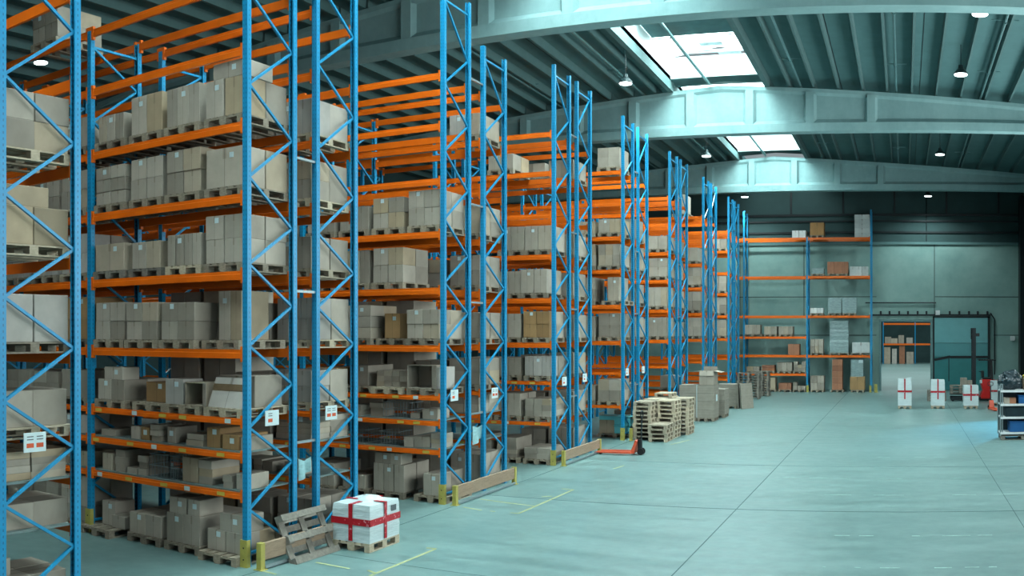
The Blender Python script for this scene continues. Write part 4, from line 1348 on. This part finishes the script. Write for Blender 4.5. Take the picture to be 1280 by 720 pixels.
# stacks of empty pallets
def stack(cx, cy, n, w_, d_, where_, kind='palletnew', rz=0, grp='empty pallets stacked by the racks'):
    rd = random.Random(int(cx * 31 + cy * 7))
    for k in range(n):
        pos = 'topmost' if k == n - 1 else ('bottom' if k == 0 else '%s from floor' % ORD[k + 1])
        pal(cx + rd.uniform(-.02, .02), cy + rd.uniform(-.03, .03), k * PH, 'empty wooden pallet, %s in the %s' % (pos, where_), grp, kind, rz + rd.uniform(-.02, .02), w_, d_, force=True)
stack(-8.72, 31.0, 9, .62, .95, 'tall stack behind the pallet jack')
stack(-8.06, 30.55, 4, .62, .95, 'low stack in front of the tall stacks')
stack(-8.08, 31.75, 9, .62, .95, 'tall stack behind the low stack')
stack(-7.86, 32.9, 9, .62, .95, 'tall stack nearest the wrapped cardboard')
stack(-8.72, 32.25, 9, .62, .95, 'second tall stack beside the rack post')
stack(-8.62, 33.45, 10, .62, .95, 'rear stack against the rack end')
X, Y = floor_pt(935, 499)
stack(X, Y + .4, 10, 1.2, .8, 'wide stack near the far wall rack', 'palletold')
X, Y = floor_pt(948, 496)
stack(X + .1, Y + .9, 10, .8, .8, 'stack behind the wide stack', 'palletold')

# cardboard blanks
def blanks(label, cx, cy, w_, d_, h_, n, strap=True, name='cardboard_stack'):
    t = thing(name, label, 'cardboard stack', (cx, cy, PH))
    rd = random.Random(int(cx * 13))
    for k in range(n):
        j = rd.uniform(-.012, .012)
        MB().box(-w_ / 2 + j, w_ / 2 + j, -d_ / 2, d_ / 2, k * h_ / n, (k + 1) * h_ / n - .006).build('cardboard_bundle', M['sheet'], t)
    if strap:
        MB().box(-.012, .012, -d_ / 2 - .016, -d_ / 2 - .012, 0, h_).box(-.012, .012, -d_ / 2 - .016, d_ / 2, h_, h_ + .004).build('strap', M['paper'], t)
        MB().box(w_ / 2 + .012, w_ / 2 + .018, -.2, .1, h_ * .5, h_ * .7).build('shipping_label', M['paper'], t)
X, Y = floor_pt(871, 526.5)
blanks('big strapped stack of flat grey cardboard on pallets beyond the pallet stacks', X, Y + .5, 1.46, 1.0, 1.34, 4)
pal(X - .37, Y + .5, 0, 'left pallet under the big strapped cardboard stack', 'pallets on the floor', 'pallet', 0, .7, 1.0, force=True)
pal(X + .37, Y + .5, 0, 'right pallet under the big strapped cardboard stack', 'pallets on the floor', 'pallet', 0, .7, 1.0, force=True)
open_carton(X + .40, Y + .45, PH + 1.345, .62, .8, .58, 'open tall carton standing on the big cardboard stack', 'top', m='carton')
blanks('narrow grey cardboard stack behind the big strapped one', X + .42, Y + 2.2, .82, 1.0, 1.08, 4, False)
pal(X + .42, Y + 2.2, 0, 'pallet under the narrow cardboard stack', 'pallets on the floor', 'pallet', 0, .8, 1.0, force=True)
X, Y = floor_pt(909, 510.5)
blanks('pale stack of flat cardboard sheets past the open carton', X, Y + .5, 1.0, 1.0, 1.02, 7, False)
pal(X, Y + .5, 0, 'pallet under the pale cardboard sheets', 'pallets on the floor', 'pallet', 0, .9, 1.0, force=True)
for k, (dx, lean, lb) in enumerate(((.53, .05, 'inner cardboard sheet leaning on the pale stack'), (.62, .14, 'middle cardboard sheet leaning on the pale stack'), (.86, .26, 'outer large cardboard sheet leaning on the pale stack'))):
    t = thing('cardboard_sheet', lb, 'cardboard sheet', (X + dx, Y + .1, 0), -.55 if k == 2 else 0, 'cardboard sheets leaning')
    MB().prism([(lean * .5, 0), (lean * .5 + .03, 0), (.03, 1.22), (.0, 1.22)], 'y', -.35 + .05 * k - (.15 if k == 2 else 0), .45).build('sheet', M['sheet'], t)

# turquoise totes at the fifth row foot
X, Y = floor_pt(766, 548)
pal(X + .0, Y + .6, 0, 'wooden pallet under the turquoise totes', 'pallets on the floor', 'pallet', 0, 1.2, .8, force=True)
for k, (dx, z, lb) in enumerate(((.26, 0, 'lower'), (.26, .30, 'upper'))):
    t = thing('tote', '%s turquoise lidded tote on the pallet at the fifth row' % lb, 'tote', (X + dx, Y + .6, PH + z), 0, 'turquoise totes')
    MB().box(-.29, .29, -.36, .36, 0, .26).build('tote_body', M['tote'], t, bevel=.02)
    MB().box(-.305, .305, -.375, .375, .26, .295).build('lid', M['tote'], t, bevel=.008)
o = put('carton', carton_me(.54, .7, .46, 'carton'), None, (X - .3, Y + .6, PH)); tag(o, 'grey carton beside the turquoise totes on the pallet', 'carton')
t = thing('tote', 'flat turquoise tote on the grey carton at the fifth row', 'tote', (X - .3, Y + .6, PH + .461), 0, 'turquoise totes')
MB().box(-.28, .28, -.35, .35, 0, .11).build('tote_body', M['tote'], t, bevel=.015); MB().box(-.29, .29, -.36, .36, .11, .14).build('lid', M['tote'], t, bevel=.008)

# ------------------------------------------------------------------ reach truck carrying pallets
FY = 50.5
fx = at_y(1217, FY)
ft = thing('reach_truck', 'red and black reach truck with a tall dark mast carrying pallets', 'forklift', (fx, FY, 0))
ms = MB()
for sy in (-.3, .3):
    ms.box(-.1, .1, sy - .05, sy + .05, .1, 3.9)
for z in (.4, 1.6, 2.6, 3.55, 3.85): ms.box(-.08, .08, -.3, .3, z - .05, z + .05)
ms.box(-.05, .05, -.2, -.12, .2, 3.5).box(-.05, .05, .12, .2, .2, 3.5)
ms.build('mast', M['dark'], ft)
MB().tube((.03, -.12, .2), (.03, -.12, 3.0), .04, 8).box(-.15, -.1, -.06, .14, 3.3, 3.9).box(.08, .3, -.25, .2, 3.45, 3.62).build('mast_head', M['black'], ft)
MB().box(-.14, .12, -.4, .4, .25, .85).build('fork_carriage', M['dark'], ft)
for sy in (-.25, .25):
    MB().prism([(-.14, .33), (-1.3, .34), (-1.3, .36), (-.18, .39), (-.18, .8), (-.14, .8)], 'y', sy - .06, sy + .06).build('fork', M['dark'], ft)
    MB().box(-1.25, .35, sy * 1.9 - .07, sy * 1.9 + .07, .06, .22).build('outrigger_leg', M['dark'], ft)
    MB().tube((-1.15, sy * 1.9 - .06, .08), (-1.15, sy * 1.9 + .06, .08), .08, 14).build('load_wheel', M['rubber'], ft)
body = MB().prism([(.3, .12), (1.12, .12), (1.06, .55), (1.18, .95), (1.1, 1.15), (.42, 1.15), (.36, .95), (.48, .55)], 'y', -.5, .5)
body.build('body', M['red'], ft, bevel=.03)
MB().box(.3, 1.12, -.48, .48, .05, .12).build('chassis', M['black'], ft)
MB().tube((.75, -.47, .15), (.75, .47, .15), .15, 16).build('drive_wheel', M['rubber'], ft)
MB().box(.45, .95, -.3, .3, 1.15, 1.24).box(.42, .54, -.3, .3, 1.24, 1.6).build('seat', M['black'], ft, bevel=.03)
for sy in (-.42, .42):
    MB().bar((.98, sy, 1.1), (.93, sy, 2.15), .16, .07).build('guard_pillar', M['black'], ft)
gr = MB().box(.25, 1.15, -.48, -.42, 2.15, 2.21).box(.25, 1.15, .42, .48, 2.15, 2.21).box(.25, .31, -.48, .48, 2.15, 2.21).box(1.09, 1.15, -.48, .48, 2.15, 2.21)
for k in range(5): gr.box(.4 + k * .14, .44 + k * .14, -.42, .42, 2.16, 2.2)
gr.build('overhead_guard', M['black'], ft)
MB().tube((.5, 0, 1.2), (.42, 0, 1.55), .02, 8).lathe((.42, 0, 1.55), [(.13, 0), (.15, .015), (.13, .03)], 16).build('steering_wheel', M['dark'], ft)
MB().box(.3, .42, -.51, -.3, .95, 1.12).build('data_plate', M['paper'], ft)
for k in range(3):
    pal(fx - .72, FY, .40 + k * PH, 'pallet carried on the reach truck forks, %s of the pile' % ('bottom', 'middle', 'top')[k], 'pallets on the reach truck', 'palletold', PI / 2, .8, 1.1, force=True)
for k, (dx, dz, w_, h_) in enumerate(((-.55, 0, .34, .40), (-.22, 0, .26, .26))):
    o = put('carton', carton_me(w_, .5, h_, 'carton'), None, (fx + dx, FY - .1, .40 + 3 * PH))
    tag(o, '%s grey carton on the pallets carried by the reach truck' % ('taller', 'lower')[k], 'carton')
X, Y = floor_pt(1168, 500)
for k in range(4):
    pal(X + .1, FY - .1, k * PH, 'grey pallet behind the white stacks, %s of a low pile' % ('bottom', 'second', 'third', 'top')[k], 'pallets behind the white stacks', 'palletold', PI / 2, .8, 1.0, force=True)

# ------------------------------------------------------------------ shelf trolley on a pallet
TX, TY = at_y(1249.5, 31.6), 31.6
pal(TX + .8, TY + .42, 0, 'pallet under the steel shelf trolley', 'pallets on the floor', 'palletold', PI / 2, .84, 1.5, force=True)
tr = thing('shelf_trolley', 'steel shelf trolley with white shelves at the right edge', 'trolley', (TX, TY, PH))
for X in (.0, 1.55):
    for Y in (.02, .78):
        MB().tube((X + .03, Y, 0), (X + .03, Y, 1.75), .028, 10).build('upright', M['zinc'], tr)
MB().tube((.1, .02, .05), (.1, .02, 1.75), .02, 8).tube((.03, .02, 1.74), (.1, .02, 1.74), .02, 8).build('end_rail', M['zinc'], tr)
for z, m_ in ((.08, 'white'), (.60, 'white'), (1.04, 'white'), (1.50, 'white')):
    MB().box(.03, 1.58, .0, .8, z, z + .035).box(.03, 1.58, -.012, .0, z - .03, z + .045).build('shelf', M[m_], tr)
MB().box(.05, 1.55, .79, .805, .12, 1.5).build('back_panel', M['tarp'], tr)
for k, (x0, x1, h_, m_, lb) in enumerate(((.18, .36, .20, 'carton', 'small dark carton at the left of the trolley middle shelf'), (.36, .58, .20, 'redcarton', 'small brown carton on the trolley middle shelf'))):
    o = put('carton', carton_me(x1 - x0, .3, h_, m_), None, (TX + (x0 + x1) / 2, TY + .3 + .0 * k, PH + 1.076)); tag(o, lb, 'carton')
t = thing('tote', 'blue tote on the trolley middle shelf', 'tote', (TX + .95, TY + .35, PH + 1.076)); MB().box(-.3, .3, -.3, .3, 0, .26).build('tote_body', M['bluetote'], t, bevel=.02); MB().box(-.31, .31, -.31, .31, .26, .29).build('lid', M['bluetote'], t)
t = thing('tote', 'blue tote on the bottom trolley shelf', 'tote', (TX + .9, TY + .4, PH + .116)); MB().box(-.55, .55, -.34, .34, 0, .34).build('tote_body', M['bluetote'], t, bevel=.02); MB().box(-.56, .56, -.35, .35, .34, .37).build('lid', M['bluetote'], t)
t = thing('tote', 'dark tote on the second trolley shelf', 'tote', (TX + .8, TY + .4, PH + .636)); MB().box(-.6, .6, -.34, .34, 0, .32).build('tote_body', M['tarp'], t, bevel=.02); MB().box(-.61, .61, -.35, .35, .32, .35).build('lid', M['tarp'], t)
# crumpled dark bag on top
bm = bmesh.new()
bmesh.ops.create_icosphere(bm, subdivisions=4, radius=1)
from mathutils import noise as mno
for v in bm.verts:
    p = v.co.copy()
    k = 1 + .28 * mno.noise(p * 1.7 + Vector((3, 1, 7))) + .12 * mno.noise(p * 4.5)
    v.co = Vector((p.x * .42 * k, p.y * .33 * k, max(-.3, p.z * .36 * k)))
    v.co.z += .3
me = bpy.data.meshes.new('dark_bag'); bm.to_mesh(me); bm.free(); me.materials.append(M['tarp'])
o = put('dark_bag', me, None, (TX + .42, TY + .42, PH + 1.537)); tag(o, 'crumpled dark plastic bag on top of the shelf trolley', 'bag')
t = thing('bin', 'brown bin with yellow cloth on top of the shelf trolley', 'bin', (TX + 1.05, TY + .4, PH + 1.537))
MB().lathe((0, 0, 0), [(.2, 0), (.26, .4), (.24, .4), (.19, .03)], 20).build('bin_body', M['board'], t)
bm = bmesh.new(); bmesh.ops.create_icosphere(bm, subdivisions=3, radius=.2)
for v in bm.verts: v.co *= 1 + .3 * mno.noise(v.co * 14); v.co.z = v.co.z * .7 + .42
me = bpy.data.meshes.new('yellow_cloth'); bm.to_mesh(me); bm.free(); me.materials.append(M['plant']); put('yellow_cloth', me, t)

emit_pallets()

# unseen blue lamp and housing, added to tint the floor by the trolley
t = thing('added_blue_light', 'added unseen blue light fixture on the right wall above the trolley', 'added light', (XR - .02, 43.0, 5.2))
MB().box(-.25, -.1, -.2, .2, -.15, .15).box(-.1, 0, -.04, .04, -.04, .04).build('housing', M['dark'], t)
l = bpy.data.lights.new('added_blue_beam', 'SPOT'); l.energy = 9000; l.specular_factor = .03; l.color = (.02, .55, 1); l.spot_size = .62; l.spot_blend = .9; l.shadow_soft_size = .2
lo = bpy.data.objects.new('added_blue_beam', l); COL.objects.link(lo); lo.parent = t; lo.location = (-.3, 0, 0)
d = Vector((3.4, 35.5, 0)) - Vector((XR - .3, 43, 5.2))
lo.rotation_euler = d.to_track_quat('-Z', 'Y').to_euler()
